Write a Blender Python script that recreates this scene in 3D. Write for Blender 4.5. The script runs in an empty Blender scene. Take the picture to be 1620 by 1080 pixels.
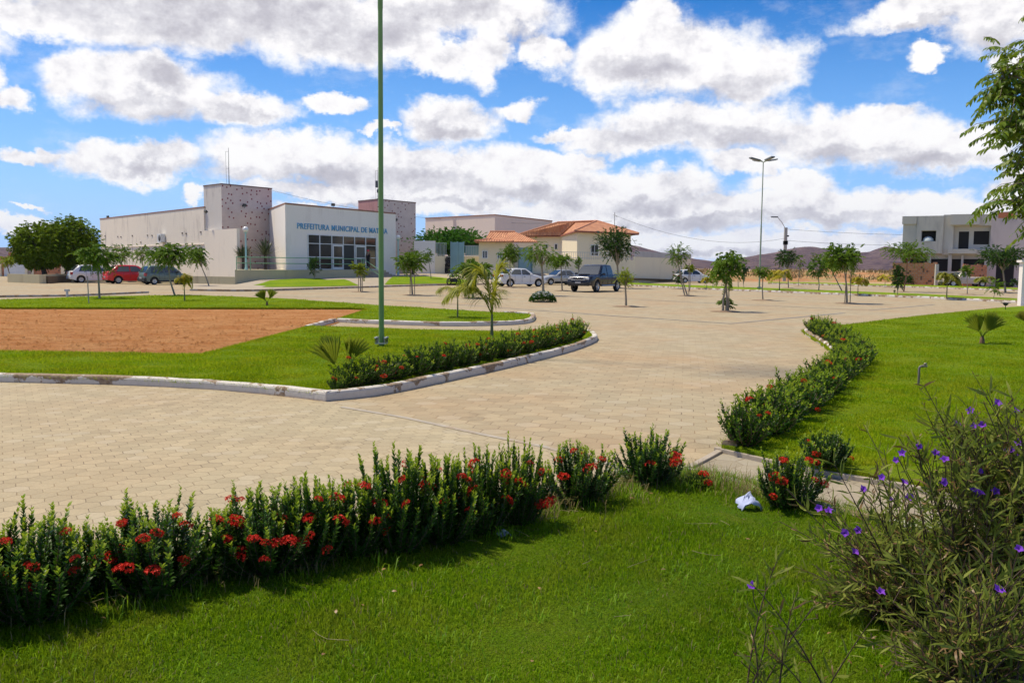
import bpy, bmesh, math, random
import numpy as np
from mathutils import Vector, Matrix, noise
R = math.radians
SC = bpy.context.scene
COL = SC.collection
rng = np.random.default_rng(7)
random.seed(7)
F = 1400.0; CX = 810.0; CY = 540.0; CAMH = 1.65
PITCH = math.atan(119.0/F); ROLL = 0.009
CAMR = Matrix.Rotation(R(90)-PITCH, 3, 'X') @ Matrix.Rotation(ROLL, 3, 'Z')
def ray(px, py):
    return CAMR @ Vector(((px-CX)/F, -(py-CY)/F, -1.0))
def G(px, py, z=0.0):                 # photo pixel -> point on the level plane at height z
    d = ray(px, py); t = (z-CAMH)/d.z
    return Vector((d.x*t, d.y*t, z))
def D(px, py, dep):                   # photo pixel -> point at a distance along the view
    d = ray(px, py); t = dep/d.y
    return Vector((d.x*t, dep, CAMH+d.z*t))
def wallpt(px, A, B):                 # where the upright plane A-B is met at a pixel column
    k = ray(px, 425); k = k.x/k.y
    dx, dy = B[0]-A[0], B[1]-A[1]
    t = (k*A[1]-A[0])/(dx-k*dy)
    return Vector((A[0]+dx*t, A[1]+dy*t, 0))
# ---------------------------------------------------------------- objects
def tag(o, label=None, cat=None, group=None, kind=None):
    if label: o['label'] = label
    if cat: o['category'] = cat
    if group: o['group'] = group
    if kind: o['kind'] = kind
    return o
def thing(name, label, cat, loc=(0, 0, 0), rz=0.0, group=None):
    o = bpy.data.objects.new(name, None); COL.objects.link(o)
    o.location = loc; o.rotation_euler = (0, 0, rz); o.empty_display_size = 0.2
    return tag(o, label, cat, group)
def mkmesh(name, V, Fc, mats, mi=None, smooth=False):
    V = np.asarray(V, dtype=np.float32).reshape(-1, 3); Fc = np.asarray(Fc, dtype=np.int32)
    n, k = Fc.shape
    me = bpy.data.meshes.new(name)
    me.vertices.add(len(V)); me.vertices.foreach_set('co', V.ravel())
    me.loops.add(n*k); me.loops.foreach_set('vertex_index', Fc.ravel())
    me.polygons.add(n); me.polygons.foreach_set('loop_start', np.arange(0, n*k, k, dtype=np.int32))
    try: me.polygons.foreach_set('loop_total', np.full(n, k, dtype=np.int32))
    except Exception: pass
    for m in (mats if isinstance(mats, (list, tuple)) else [mats]): me.materials.append(m)
    if mi is not None: me.polygons.foreach_set('material_index', np.asarray(mi, dtype=np.int32))
    if smooth: me.polygons.foreach_set('use_smooth', np.ones(n, dtype=bool))
    me.update(calc_edges=True); me.validate()
    return me
def link(name, me, parent=None, loc=None):
    o = bpy.data.objects.new(name, me); COL.objects.link(o)
    if parent: o.parent = parent
    if loc is not None: o.location = loc
    return o
def copy_tree(o, parent=None):
    c = o.copy(); COL.objects.link(c); c.parent = parent
    for ch in list(o.children): copy_tree(ch, c)
    return c
class MB:
    def __init__(s): s.v = []; s.f = []; s.m = []; s.sm = []
    def add(s, vs, fs, m=0, sm=False):
        b = len(s.v); s.v += [tuple(v) for v in vs]
        for f in fs: s.f.append([b+i for i in f]); s.m.append(m); s.sm.append(sm)
    def box(s, c, size, rz=0, m=0, rot=None):
        x, y, z = [a/2 for a in size]
        M = rot if rot is not None else Matrix.Rotation(rz, 3, 'Z')
        vs = [Vector(c)+M@Vector((sx*x, sy*y, sz*z)) for sz in (-1, 1) for sy in (-1, 1) for sx in (-1, 1)]
        s.add(vs, [(0,2,3,1),(4,5,7,6),(0,1,5,4),(2,6,7,3),(0,4,6,2),(1,3,7,5)], m)
    def prism(s, poly, z0, z1, m=0, bottom=True, ztop=None):
        n = len(poly)
        lo = [(p[0], p[1], z0) for p in poly]; hi = [(p[0], p[1], z1 if ztop is None else ztop[i]) for i, p in enumerate(poly)]
        fs = [tuple(range(n, 2*n))]
        if bottom: fs.append(tuple(reversed(range(n))))
        fs += [(i, (i+1) % n, n+(i+1) % n, n+i) for i in range(n)]
        s.add(lo+hi, fs, m)
    def poly(s, pts, m=0): s.add(pts, [tuple(range(len(pts)))], m)
    def tube(s, pts, rad, n=8, m=0, cap=True):
        pts = [Vector(p) for p in pts]
        if not hasattr(rad, '__len__'): rad = [rad]*len(pts)
        vs = []; prev = None
        for i, p in enumerate(pts):
            t = (pts[min(i+1, len(pts)-1)]-pts[max(i-1, 0)]).normalized()
            a = prev if prev is not None else (Vector((1, 0, 0)) if abs(t.x) < .8 else Vector((0, 1, 0)))
            u = (a-t*a.dot(t)).normalized(); w = t.cross(u); prev = u
            for k in range(n):
                an = 2*math.pi*k/n; vs.append(p+(u*math.cos(an)+w*math.sin(an))*rad[i])
        fs = [(i*n+k, i*n+(k+1) % n, (i+1)*n+(k+1) % n, (i+1)*n+k) for i in range(len(pts)-1) for k in range(n)]
        s.add(vs, fs, m, True)
        if cap:
            e = (len(pts)-1)*n
            s.add(vs[:n], [tuple(reversed(range(n)))], m); s.add(vs[e:], [tuple(range(n))], m)
    def lathe(s, prof, c=(0, 0, 0), n=16, m=0, M=None):
        vs = []
        for r, z in prof:
            for k in range(n):
                p = Vector((r*math.cos(2*math.pi*k/n), r*math.sin(2*math.pi*k/n), z))
                if M is not None: p = M@p
                vs.append(p+Vector(c))
        fs = [(i*n+k, i*n+(k+1) % n, (i+1)*n+(k+1) % n, (i+1)*n+k) for i in range(len(prof)-1) for k in range(n)]
        s.add(vs, fs, m, True)
    def build(s, name, mats, parent=None, loc=None, bevel=0, normals=True):
        me = bpy.data.meshes.new(name); me.from_pydata(s.v, [], s.f)
        for m in (mats if isinstance(mats, (list, tuple)) else [mats]): me.materials.append(m)
        me.polygons.foreach_set('material_index', s.m); me.polygons.foreach_set('use_smooth', s.sm)
        if normals:
            bm = bmesh.new(); bm.from_mesh(me); bmesh.ops.recalc_face_normals(bm, faces=bm.faces); bm.to_mesh(me); bm.free()
        me.update()
        o = link(name, me, parent, loc)
        if bevel:
            b = o.modifiers.new('b', 'BEVEL'); b.width = bevel; b.segments = 2; b.limit_method = 'ANGLE'
        return o
# ---------------------------------------------------------------- materials
class NT:
    def __init__(s, t): s.t = t; s.n = t.nodes; s.l = t.links
    def __call__(s, typ, ins=None, **kw):
        nd = s.n.new(typ)
        for k, v in kw.items(): setattr(nd, k, v)
        for k, v in (ins or {}).items():
            if isinstance(v, bpy.types.NodeSocket): s.l.new(v, nd.inputs[k])
            else: nd.inputs[k].default_value = v
        return nd
    def math(s, op, a, b=None, c=None, clamp=False):
        nd = s.n.new('ShaderNodeMath'); nd.operation = op; nd.use_clamp = clamp
        for i, v in enumerate((a, b, c)):
            if v is None: continue
            if isinstance(v, bpy.types.NodeSocket): s.l.new(v, nd.inputs[i])
            else: nd.inputs[i].default_value = v
        return nd.outputs[0]
    def vm(s, op, a, b=None, c=None, out=0):
        nd = s.n.new('ShaderNodeVectorMath'); nd.operation = op
        for i, v in enumerate((a, b, c)):
            if v is None: continue
            if isinstance(v, bpy.types.NodeSocket): s.l.new(v, nd.inputs[i])
            else: nd.inputs[i].default_value = v
        return nd.outputs[out]
    def noise(s, vec, scale, detail=4, rough=.55, dist=0, col=False):
        nd = s('ShaderNodeTexNoise', {'Vector': vec, 'Scale': scale, 'Detail': detail, 'Roughness': rough, 'Distortion': dist})
        return nd.outputs['Color' if col else 0]
    def ramp(s, fac, stops, interp='LINEAR'):
        nd = s('ShaderNodeValToRGB', {'Fac': fac}); nd.color_ramp.interpolation = interp
        el = nd.color_ramp.elements
        while len(el) < len(stops): el.new(.5)
        for e, (p, c) in zip(el, stops):
            e.position = p; e.color = (c if hasattr(c, '__len__') else (c, c, c))[:3]+(1,) if hasattr(c, '__len__') else (c, c, c, 1)
        return nd.outputs[0]
    def mix(s, fac, a, b, typ='MIX'):
        nd = s.n.new('ShaderNodeMix'); nd.data_type = 'RGBA'; nd.blend_type = typ
        for i, v in ((0, fac), (6, a), (7, b)):
            if isinstance(v, bpy.types.NodeSocket): s.l.new(v, nd.inputs[i])
            elif i == 0: nd.inputs[0].default_value = v
            else: nd.inputs[i].default_value = tuple(v)[:3]+(1,)
        return nd.outputs[2]
def newmat(name):
    m = bpy.data.materials.new(name); m.use_nodes = True
    t = NT(m.node_tree); b = m.node_tree.nodes['Principled BSDF']
    return m, t, b
def c4(c): return tuple(c)[:3]+(1,)
def setc(t, b, v, key='Base Color'):
    if isinstance(v, bpy.types.NodeSocket): t.l.new(v, b.inputs[key])
    else: b.inputs[key].default_value = c4(v)
def bump(t, b, h, strength=.3, dist=.02):
    n = t('ShaderNodeBump', {'Height': h, 'Strength': strength, 'Distance': dist}); t.l.new(n.outputs[0], b.inputs['Normal'])
MATS = {}
def plain(name, col, rough=.6, metal=0, var=.12, scale=3.0, spec=.5, coat=0, bmp=0.0, col2=None, fac2=(.5, .65), scale2=1.2):
    """one colour with a soft uneven tone; col2 = wear or dirt that shows in patches"""
    if name in MATS: return MATS[name]
    m, t, b = newmat(name)
    tc = t('ShaderNodeTexCoord').outputs['Object']
    n = t.noise(tc, scale, 5)
    k = t.ramp(n, [(.3, 1-var), (.7, 1+0*var)])
    c = t.mix(1, c4(col), k, 'MULTIPLY')
    if col2 is not None:
        f = t.ramp(t.noise(tc, scale2, 7, .65), [(fac2[0], 0.0), (fac2[1], 1.0)])
        c = t.mix(f, c, c4(col2))
    setc(t, b, c)
    b.inputs['Roughness'].default_value = rough; b.inputs['Metallic'].default_value = metal
    b.inputs['Specular IOR Level'].default_value = spec
    if coat: b.inputs['Coat Weight'].default_value = coat; b.inputs['Coat Roughness'].default_value = .05
    if bmp: bump(t, b, t.noise(tc, scale*8, 4), bmp, .01)
    MATS[name] = m; return m
def leafmat(name, a, bcol, trans=.3, rough=.45, spec=.35, tcol=None, patch=None):
    if name in MATS: return MATS[name]
    m, t, b = newmat(name)
    rnd = t('ShaderNodeNewGeometry').outputs['Random Per Island']
    pos = t('ShaderNodeNewGeometry').outputs['Position']
    n = t.noise(pos, .9, 3)
    f = t.math('MULTIPLY_ADD', n, .7, t.math('MULTIPLY_ADD', rnd, .9, -.35), clamp=True)
    c = t.mix(f, c4(a), c4(bcol))
    if patch: c = t.mix(t.ramp(t.noise(pos, 1.1, 6, .7, 1.0), [(.44, 0.), (.64, .85)]), c, c4(patch)); c = t.mix(1, c, t.ramp(t.noise(pos, .45, 4, .6), [(.35, .68), (.65, 1.12)]), 'MULTIPLY')
    setc(t, b, c); b.inputs['Roughness'].default_value = rough; b.inputs['Specular IOR Level'].default_value = spec
    tr = t('ShaderNodeBsdfTranslucent'); t.l.new(t.mix(.5, c, c4(tcol or bcol)), tr.inputs['Color'])
    mx = t('ShaderNodeMixShader', {0: trans}); t.l.new(b.outputs[0], mx.inputs[1]); t.l.new(tr.outputs[0], mx.inputs[2])
    t.l.new(mx.outputs[0], t.n['Material Output'].inputs[0])
    MATS[name] = m; return m
def hexmat(name, ang, w, base, warm, joint=(.16, .12, .08), stain=.5):
    m, t, b = newmat(name)
    pos = t('ShaderNodeNewGeometry').outputs['Position']
    wob = t.vm('MULTIPLY', t.vm('SUBTRACT', t.noise(pos, 3.0, 2, col=True), (.5, .5, .5)), (.02, .02, 0))
    p = t.vm('ADD', pos, wob)
    mp = t('ShaderNodeMapping', {'Vector': p, 'Rotation': (0, 0, ang), 'Scale': (1/w, 1/w, 0), 'Location': (700, 700, 0)}).outputs[0]
    r = (1.0, 1.7320508, 1.0); h = (.5, .8660254, 0)
    a = t.vm('SUBTRACT', t.vm('MODULO', mp, r), h)
    bb = t.vm('SUBTRACT', t.vm('MODULO', t.vm('SUBTRACT', mp, h), r), h)
    a = t.vm('MULTIPLY', a, (1, 1, 0)); bb = t.vm('MULTIPLY', bb, (1, 1, 0))
    la = t.vm('DOT_PRODUCT', a, a, out=1); lb = t.vm('DOT_PRODUCT', bb, bb, out=1)
    sel = t.math('LESS_THAN', la, lb)
    gv = t.n.new('ShaderNodeMix'); gv.data_type = 'VECTOR'
    t.l.new(sel, gv.inputs[0]); t.l.new(bb, gv.inputs[4]); t.l.new(a, gv.inputs[5]); gv = gv.outputs[1]
    ab = t.vm('ABSOLUTE', gv)
    sx = t('ShaderNodeSeparateXYZ', {0: ab}).outputs[0]
    d = t.math('MAXIMUM', sx, t.vm('DOT_PRODUCT', ab, (.5, .8660254, 0), out=1))
    cid = t.vm('SNAP', t.vm('ADD', t.vm('SUBTRACT', mp, gv), (.01, .01, 0)), (.25, .25, 1))
    wn = t('ShaderNodeTexWhiteNoise', {'Vector': cid}, noise_dimensions='3D')
    rv = wn.outputs['Value']
    big = t.noise(pos, .35, 5, .6); mid = t.noise(pos, 2.2, 5, .65); fine = t.noise(pos, 45, 3, .7)
    dirty = t.ramp(big, [(.42, 0.0), (.66, stain)])
    c = t.mix(dirty, c4(base), c4(warm))
    k = t.math('MULTIPLY_ADD', rv, .17, .83)
    k = t.math('MULTIPLY', k, t.math('MULTIPLY_ADD', mid, .30, .85)); k = t.math('MULTIPLY', k, t.ramp(t.noise(pos, .9, 8, .75), [(.30, .74), (.42, 1.0)]))
    k = t.math('MULTIPLY', k, t.math('MULTIPLY_ADD', fine, .46, .77))
    kc = t('ShaderNodeCombineColor', {0: k, 1: k, 2: k}).outputs[0]
    c = t.mix(1, c, kc, 'MULTIPLY')
    grey = t.math('MULTIPLY', t.math('GREATER_THAN', rv, .90), .10)
    c = t.mix(grey, c, (.31, .32, .33))
    jw = t.math('MULTIPLY_ADD', t.noise(pos, 5, 3), .05, .455)
    jn = t('ShaderNodeMapRange', {0: d, 1: jw, 2: t.math('ADD', jw, .016), 3: 0.0, 4: 1.0}).outputs[0]
    jc = t.mix(t.ramp(t.noise(pos, 1.3, 4), [(.4, 0.0), (.62, 1.0)]), c4(joint), (warm[0]*.8, warm[1]*.75, warm[2]*.65))
    c = t.mix(t.math('MULTIPLY', jn, .92), c, jc)
    setc(t, b, c); b.inputs['Roughness'].default_value = .82; b.inputs['Specular IOR Level'].default_value = .25
    hh = t.math('SUBTRACT', t.math('MULTIPLY', fine, .12), t.math('MULTIPLY', jn, 1.0))
    hh = t.math('ADD', hh, t.math('MULTIPLY', rv, .25))
    bump(t, b, hh, .7, .006)
    MATS[name] = m; return m
# ---------------------------------------------------------------- camera, light, sky
cam = bpy.data.cameras.new('Camera'); co = bpy.data.objects.new('Camera', cam); COL.objects.link(co)
cam.sensor_width = 36; cam.lens = 36*F/1620; cam.clip_end = 20000; cam.clip_start = .05
co.matrix_world = Matrix.Translation((0, 0, CAMH)) @ CAMR.to_4x4(); SC.camera = co
SUN = Vector((-.60, .27, 1.35)).normalized()
sl = bpy.data.lights.new('Sun', 'SUN'); sl.energy = 3.5; sl.angle = R(3.5); sl.color = (1, .895, .69)
so = bpy.data.objects.new('Sun', sl); COL.objects.link(so); so.rotation_euler = SUN.to_track_quat('Z', 'Y').to_euler(); so.location = SUN*60
SC.view_settings.view_transform = 'Standard'; SC.view_settings.look = 'None'; SC.view_settings.exposure = 0.62; SC.view_settings.gamma = 1
SC.cycles.use_denoising = True; SC.cycles.max_bounces = 6; SC.cycles.diffuse_bounces = 3; SC.cycles.transparent_max_bounces = 6
SC.cycles.transmission_bounces = 4; SC.cycles.caustics_reflective = False; SC.cycles.caustics_refractive = False; SC.cycles.sample_clamp_indirect = 6
W = bpy.data.worlds.new('World'); SC.world = W; W.use_nodes = True
t = NT(W.node_tree); t.n.clear()
el0 = math.asin(SUN.z); az0 = math.atan2(SUN.x, SUN.y)
sky = t('ShaderNodeTexSky', sky_type='NISHITA', sun_disc=False, sun_elevation=el0, sun_rotation=az0, altitude=600, air_density=1.0, dust_density=.6, ozone_density=2.5)
skc = t('ShaderNodeHueSaturation', {'Hue': .511, 'Saturation': 1.55, 'Value': .68, 'Color': sky.outputs[0]}).outputs[0]
zz_ = t('ShaderNodeSeparateXYZ', {0: t.vm('NORMALIZE', t('ShaderNodeTexCoord').outputs['Generated'])}).outputs[2]
skc = t.mix(t('ShaderNodeMapRange', {0: zz_, 1: .0, 2: .28, 3: .88, 4: 0.0}).outputs[0], skc, (1.5, 3.4, 6.9))
bg1 = t('ShaderNodeBackground', {'Color': skc, 'Strength': .125})
gen = t('ShaderNodeTexCoord').outputs['Generated']
dirn = t.vm('NORMALIZE', gen)
sep = t('ShaderNodeSeparateXYZ', {0: dirn})
az = t.math('ARCTAN2', sep.outputs[0], sep.outputs[1]); el = t.math('ARCSINE', sep.outputs[2])
P0 = t('ShaderNodeCombineXYZ', {0: az, 1: el, 2: 0.0}).outputs[0]
# noise is sampled in flattened coordinates so far clouds look flatter
NP = t.vm('MULTIPLY', P0, (1.0, 1.25, 1.0))
w1 = t.vm('SUBTRACT', t.noise(NP, 7, 7, .62, col=True), (.5, .5, .5))
w2 = t.vm('SUBTRACT', t.noise(NP, 26, 6, .65, col=True), (.5, .5, .5))
P = t.vm('ADD', P0, t.vm('MULTIPLY', w1, (.11, .07, 0)))
P = t.vm('ADD', P, t.vm('MULTIPLY', w2, (.045, .035, 0)))
def ae(px, py):
    d = ray(px, py).normalized(); return math.atan2(d.x, d.y), math.asin(d.z)
def ellset(lst):
    acc = None
    for (cx, cy, rx, ry) in lst:
        a, e = ae(cx, cy); a1, _ = ae(cx+rx, cy); a0, _ = ae(cx-rx, cy); _, e1 = ae(cx, cy-ry); _, e0 = ae(cx, cy+ry)
        ra = max((a1-a0)/2, 1e-3); re = max((e1-e0)/2, 1e-3)
        q = t.vm('MULTIPLY_ADD', P, (1/ra, 1/re, 0), (-a/ra, -e/re, 0))
        ln = t.vm('LENGTH', q, out=1)
        acc = ln if acc is None else t.math('SMOOTH_MIN', acc, ln, .18)
    return acc
clouds = [(280,10,380,80),(520,40,170,85),(720,15,210,62),(70,22,150,40),(-150,40,200,60),
 (250,140,165,60),(150,115,105,48),(380,180,95,32),(515,172,55,20),(12,150,50,26),(-60,110,80,30),
 (210,252,130,34),(60,243,52,15),(440,248,170,40),(640,268,190,42),(820,282,170,48),(980,305,170,38),
 (712,196,98,42),(765,95,55,46),(700,95,60,30),(855,80,42,34),(820,172,52,18),
 (1060,85,185,82),(1190,110,105,68),(1110,200,210,50),(950,100,90,45),(975,225,100,34),(1040,15,60,30),
 (1350,222,170,52),(1500,240,150,45),(1390,190,60,32),(1450,30,120,34),(1590,30,120,72),(1462,95,42,18),(1600,110,50,30),
 (1000,345,270,36),(1300,320,230,36),(1440,322,120,28),(700,318,150,26),(300,302,26,14),(1130,395,420,34),(1560,330,100,16),
 (620,300,300,22),(1100,330,420,26),(640,70,55,30),(590,215,40,10),(900,215,60,16),(900,260,80,22),(1180,255,90,26),(1240,285,90,20),(560,330,160,14),(1640,300,80,40),(40,334,30,5),(15,362,75,16),(1330,375,160,26),(150,-70,500,60),(900,-110,400,50),(1500,-90,300,50)]
darks = [(330,15,330,52),(560,45,110,42),(120,-60,400,60),(240,175,120,22),(270,128,55,22),(395,190,60,13),
 (330,268,80,15),(230,262,60,12),(520,275,90,18),(690,290,110,18),(860,305,110,16),(1020,325,110,14),(715,212,60,16),
 (1010,105,90,26),(1180,130,80,30),(1120,215,170,24),(1350,250,90,18),(1480,258,90,14),(1590,60,80,30),(1450,50,60,10),
 (620,318,220,8),(1180,345,200,8),(1320,335,130,12),(1050,355,150,12),(1150,405,200,9),(820,60,40,14),(700,20,120,26)]
ln = ellset(clouds); dk = ellset(darks)
fb = t.noise(NP, 11, 8, .66); fb2 = t.noise(t.vm('ADD', NP, (-.012, .022, 0)), 11, 8, .66)
gl = t.noise(NP, 30, 6, .62); gl2 = t.noise(t.vm('ADD', NP, (-.006, .010, 0)), 30, 6, .62)
dens = t.math('SUBTRACT', t.math('ADD', 1.0, t.math('MULTIPLY', t.math('SUBTRACT', fb, .5), 1.25)), ln)
# general broken cloud for the rest of the sky, out of the photograph
gnb = t.math('SUBTRACT', t.noise(NP, 2.6, 7, .6), .53)
absaz = t.math('ABSOLUTE', az)
side = t('ShaderNodeMapRange', {0: absaz, 1: .62, 2: .85}).outputs[0]
up = t('ShaderNodeMapRange', {0: el, 1: .40, 2: .52}).outputs[0]
outm = t.math('MAXIMUM', side, up)
dens = t.math('MAXIMUM', dens, t.math('SUBTRACT', t.math('MULTIPLY', gnb, 4.0), t.math('MULTIPLY', t.math('SUBTRACT', 1.0, outm), 6.0)))
alpha = t('ShaderNodeMapRange', {0: dens, 1: -.10, 2: .36}, interpolation_type='SMOOTHSTEP').outputs[0]
wisp = t('ShaderNodeMapRange', {0: t.noise(t.vm('MULTIPLY', NP, (1, 1.6, 1)), 9, 9, .72), 1: .54, 2: .80, 4: .35}).outputs[0]
alpha = t.math('MAXIMUM', alpha, t.math('MULTIPLY', wisp, t('ShaderNodeMapRange', {0: el, 1: .02, 2: .09}).outputs[0]))
rel = t.math('MULTIPLY', t.math('SUBTRACT', fb, fb2), 2.4)
rel = t.math('ADD', rel, t.math('MULTIPLY', t.math('SUBTRACT', gl, gl2), .5))
dkf = t('ShaderNodeMapRange', {0: t.math('ADD', dk, t.math('MULTIPLY', t.math('SUBTRACT', fb, .5), -.8)), 1: 1.35, 2: .35}, interpolation_type='SMOOTHSTEP').outputs[0]
core = t('ShaderNodeMapRange', {0: dens, 1: .25, 2: 1.1, 3: 0.0, 4: .14}).outputs[0]
br = t.math('SUBTRACT', t.math('SUBTRACT', .93, t.math('MULTIPLY', dkf, .43)), t.math('MULTIPLY', core, .35))
br = t.math('ADD', br, t.math('MULTIPLY', rel, .9), clamp=True)
ccol = t.ramp(br, [(0.0, (.44, .43, .49)), (.35, (.56, .545, .60)), (.62, (.74, .73, .77)), (.85, (.95, .93, .94)), (1.0, (1.0, .99, .98))])
CLOUD_STR = t('ShaderNodeBackground', {'Color': ccol, 'Strength': .70})
mx = t('ShaderNodeMixShader', {0: alpha}); t.l.new(bg1.outputs[0], mx.inputs[1]); t.l.new(CLOUD_STR.outputs[0], mx.inputs[2])
t.l.new(mx.outputs[0], t('ShaderNodeOutputWorld').inputs[0])
try: W.cycles.sampling_method = 'MANUAL'; W.cycles.sample_map_resolution = 512
except Exception: pass
# ---------------------------------------------------------------- ground and paving
PAV = hexmat('paver_plaza', R(11), .262, (.375, .31, .20), (.385, .27, .155), stain=.8)
PAV2 = hexmat('paver_side', R(30), .165, (.40, .335, .215), (.385, .285, .17), stain=.6)
PAV3 = hexmat('paver_path', R(-13), .262, (.31, .27, .20), (.33, .25, .16), stain=.4)
def grassground(name, a, b2, c3):
    m, t, b = newmat(name)
    pos = t('ShaderNodeNewGeometry').outputs['Position']
    n1 = t.noise(pos, .5, 5, .6); n2 = t.noise(pos, 6, 6, .7); n3 = t.noise(pos, 60, 4, .7)
    c = t.mix(t.ramp(n1, [(.38, 0.), (.66, 1.)]), c4(a), c4(b2))
    c = t.mix(t.ramp(n2, [(.45, 0.), (.8, .6)]), c, c4(c3))
    k = t.ramp(n3, [(.25, .45), (.7, 1.1)]); c = t.mix(1, c, k, 'MULTIPLY')
    setc(t, b, c); b.inputs['Roughness'].default_value = .9; b.inputs['Specular IOR Level'].default_value = .1
    bump(t, b, t.math('ADD', n3, t.math('MULTIPLY', n2, .8)), 1.0, .05); return m
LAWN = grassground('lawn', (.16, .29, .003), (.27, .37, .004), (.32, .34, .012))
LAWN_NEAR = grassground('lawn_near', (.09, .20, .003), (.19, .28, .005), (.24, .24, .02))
EARTH = plain('dry_earth', (.36, .22, .12), .95, var=.35, scale=.08, spec=.1, col2=(.42, .30, .17), fac2=(.4, .6), scale2=.03, bmp=.5)
def dirtmat():
    m, t, b = newmat('red_dirt')
    pos = t('ShaderNodeNewGeometry').outputs['Position']
    st = t.vm('MULTIPLY', pos, (.75, 1.3, 1))
    n1 = t.noise(st, 1.2, 6, .65); n2 = t.noise(pos, 9, 6, .75); n3 = t.noise(pos, 40, 3, .6)
    c = t.mix(t.ramp(n1, [(.35, 0.), (.65, 1.)]), (.50, .195, .055), (.64, .33, .13))
    c = t.mix(t.ramp(n2, [(.32, .85), (.52, 0.)]), c, (.30, .11, .045))
    setc(t, b, c); b.inputs['Roughness'].default_value = .95; b.inputs['Specular IOR Level'].default_value = .1
    bump(t, b, t.math('ADD', t.math('ADD', t.math('MULTIPLY', n1, 1.2), n2), t.math('MULTIPLY', n3, .3)), 1.0, .14); return m
DIRT = dirtmat()
def sheet(name, pts, z, m, kind='structure'):
    b = MB(); b.poly([(p[0], p[1], z) for p in pts]); o = b.build(name, m); 
    if o.data.polygons[0].normal.z < 0: o.data.flip_normals()
    return tag(o, kind=kind)
def gp(lst, z=0): return [G(x, y, z) for x, y in lst]
sheet('ground', [(-4500, -400), (4500, -400), (4500, 6000), (-4500, 6000)], -.06, EARTH)
far = [G(1620, 456.5), G(1300, 447.5), G(1110, 446)]
sheet('plaza_paving', [(-75, -9), (75, -9), (75, 78)]+[(far[0].x, far[0].y), (far[1].x, far[1].y), (far[2].x, far[2].y), (-12, 104), (-75, 104)], 0, PAV)
sheet('side_paving', gp([(-900, 606), (0, 604), (300, 612), (513, 636), (560, 647), (640, 661), (760, 687), (860, 707), (960, 734), (1010, 752), (900, 830), (0, 1100), (-900, 1500)]), .004, PAV2)
STRIP = plain('concrete_strip', (.40, .35, .28), .85, var=.25, scale=4, col2=(.30, .22, .14), scale2=3)
def smooth_line(pts, k=6):
    """Catmull-Rom through the points"""
    P_ = [pts[0]]+list(pts)+[pts[-1]]; out = []
    for i in range(1, len(P_)-2):
        for j in range(k):
            u = j/k; a, b, c, d = P_[i-1], P_[i], P_[i+1], P_[i+2]
            out.append(.5*((2*b)+(c-a)*u+(2*a-5*b+4*c-d)*u*u+(3*b-a-3*c+d)*u**3))
    out.append(pts[-1]); return out
def kerb(name, pts, w=.12, h=.12, m=None, side=1, smooth=True, z0=-.02, seg=1.0, rnd=.035):
    """a kerb of stones laid end to end along a line; side=1 puts its body left of the line"""
    if smooth: pts = smooth_line(pts)
    # resample
    L = [0]
    for a, b in zip(pts, pts[1:]): L.append(L[-1]+(b-a).length)
    n = max(2, int(L[-1]/(seg/3))); q = []
    for i in range(n+1):
        s = L[-1]*i/n; j = max(0, min(len(pts)-2, next((k for k in range(len(L)-1) if L[k+1] >= s), len(pts)-2)))
        u = (s-L[j])/max(1e-6, L[j+1]-L[j]); q.append(pts[j].lerp(pts[j+1], u))
    b = MB(); prof = [(0, z0), (.004, h-rnd), (rnd*.35, h-rnd*.35), (rnd, h), (w-rnd*.5, h+.002), (w, h-rnd*.5), (w, z0)]
    vs = []; k = len(prof); rr = random.Random(3)
    for i, p in enumerate(q):
        tdir = (q[min(i+1, n)]-q[max(i-1, 0)]); tdir.z = 0; tdir.normalize(); nn = Vector((-tdir.y, tdir.x, 0))*side
        dz = rr.uniform(-.006, .006); dj = rr.uniform(-.006, .006)
        for o_, z_ in prof: vs.append(Vector((p.x, p.y, 0))+nn*(o_+dj)+Vector((0, 0, z_+(dz if z_ > z0 else 0))))
    fs = [(i*k+j, i*k+j+1, (i+1)*k+j+1, (i+1)*k+j) for i in range(n) for j in range(k-1)]
    b.add(vs, fs, 0, False); b.add(vs[:k], [tuple(range(k))]); b.add(vs[-k:], [tuple(range(k))])
    return tag(b.build(name, m or KERB), kind='structure')
def kerbmat(name, paint, amt):
    m, t, b = newmat(name)
    pos = t('ShaderNodeNewGeometry').outputs['Position']
    n = t.noise(pos, 2.3, 7, .62); n2 = t.noise(pos, 22, 4, .7)
    z = t('ShaderNodeSeparateXYZ', {0: pos}).outputs[2]
    e = t.math('ADD', n, t.math('MULTIPLY', t('ShaderNodeMapRange', {0: z, 1: .05, 2: .12}).outputs[0], .10))
    bare = t.ramp(e, [(amt, 0.), (amt+.02, 1.)])
    c = t.mix(t.ramp(n2, [(.3, 0.), (.75, .5)]), c4(paint), (.42, .38, .34))
    bc = t.mix(t.ramp(n2, [(.4, 0.), (.6, 1.)]), (.20, .13, .075), (.33, .25, .17))
    c = t.mix(bare, c, bc)
    low = t('ShaderNodeMapRange', {0: z, 1: .03, 2: .0, 3: 0, 4: .7}).outputs[0]
    c = t.mix(low, c, (.36, .25, .15))
    setc(t, b, c); b.inputs['Roughness'].default_value = .85; bump(t, b, t.math('SUBTRACT', n2, bare), .5, .01); return m
KERB = kerbmat('kerb_paint', (.60, .56, .50), .60)
KERBR = kerbmat('kerb_striped_wear', (.66, .63, .6), .53)
KERBG = kerbmat('kerb_grey', (.30, .29, .27), .50)
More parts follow.
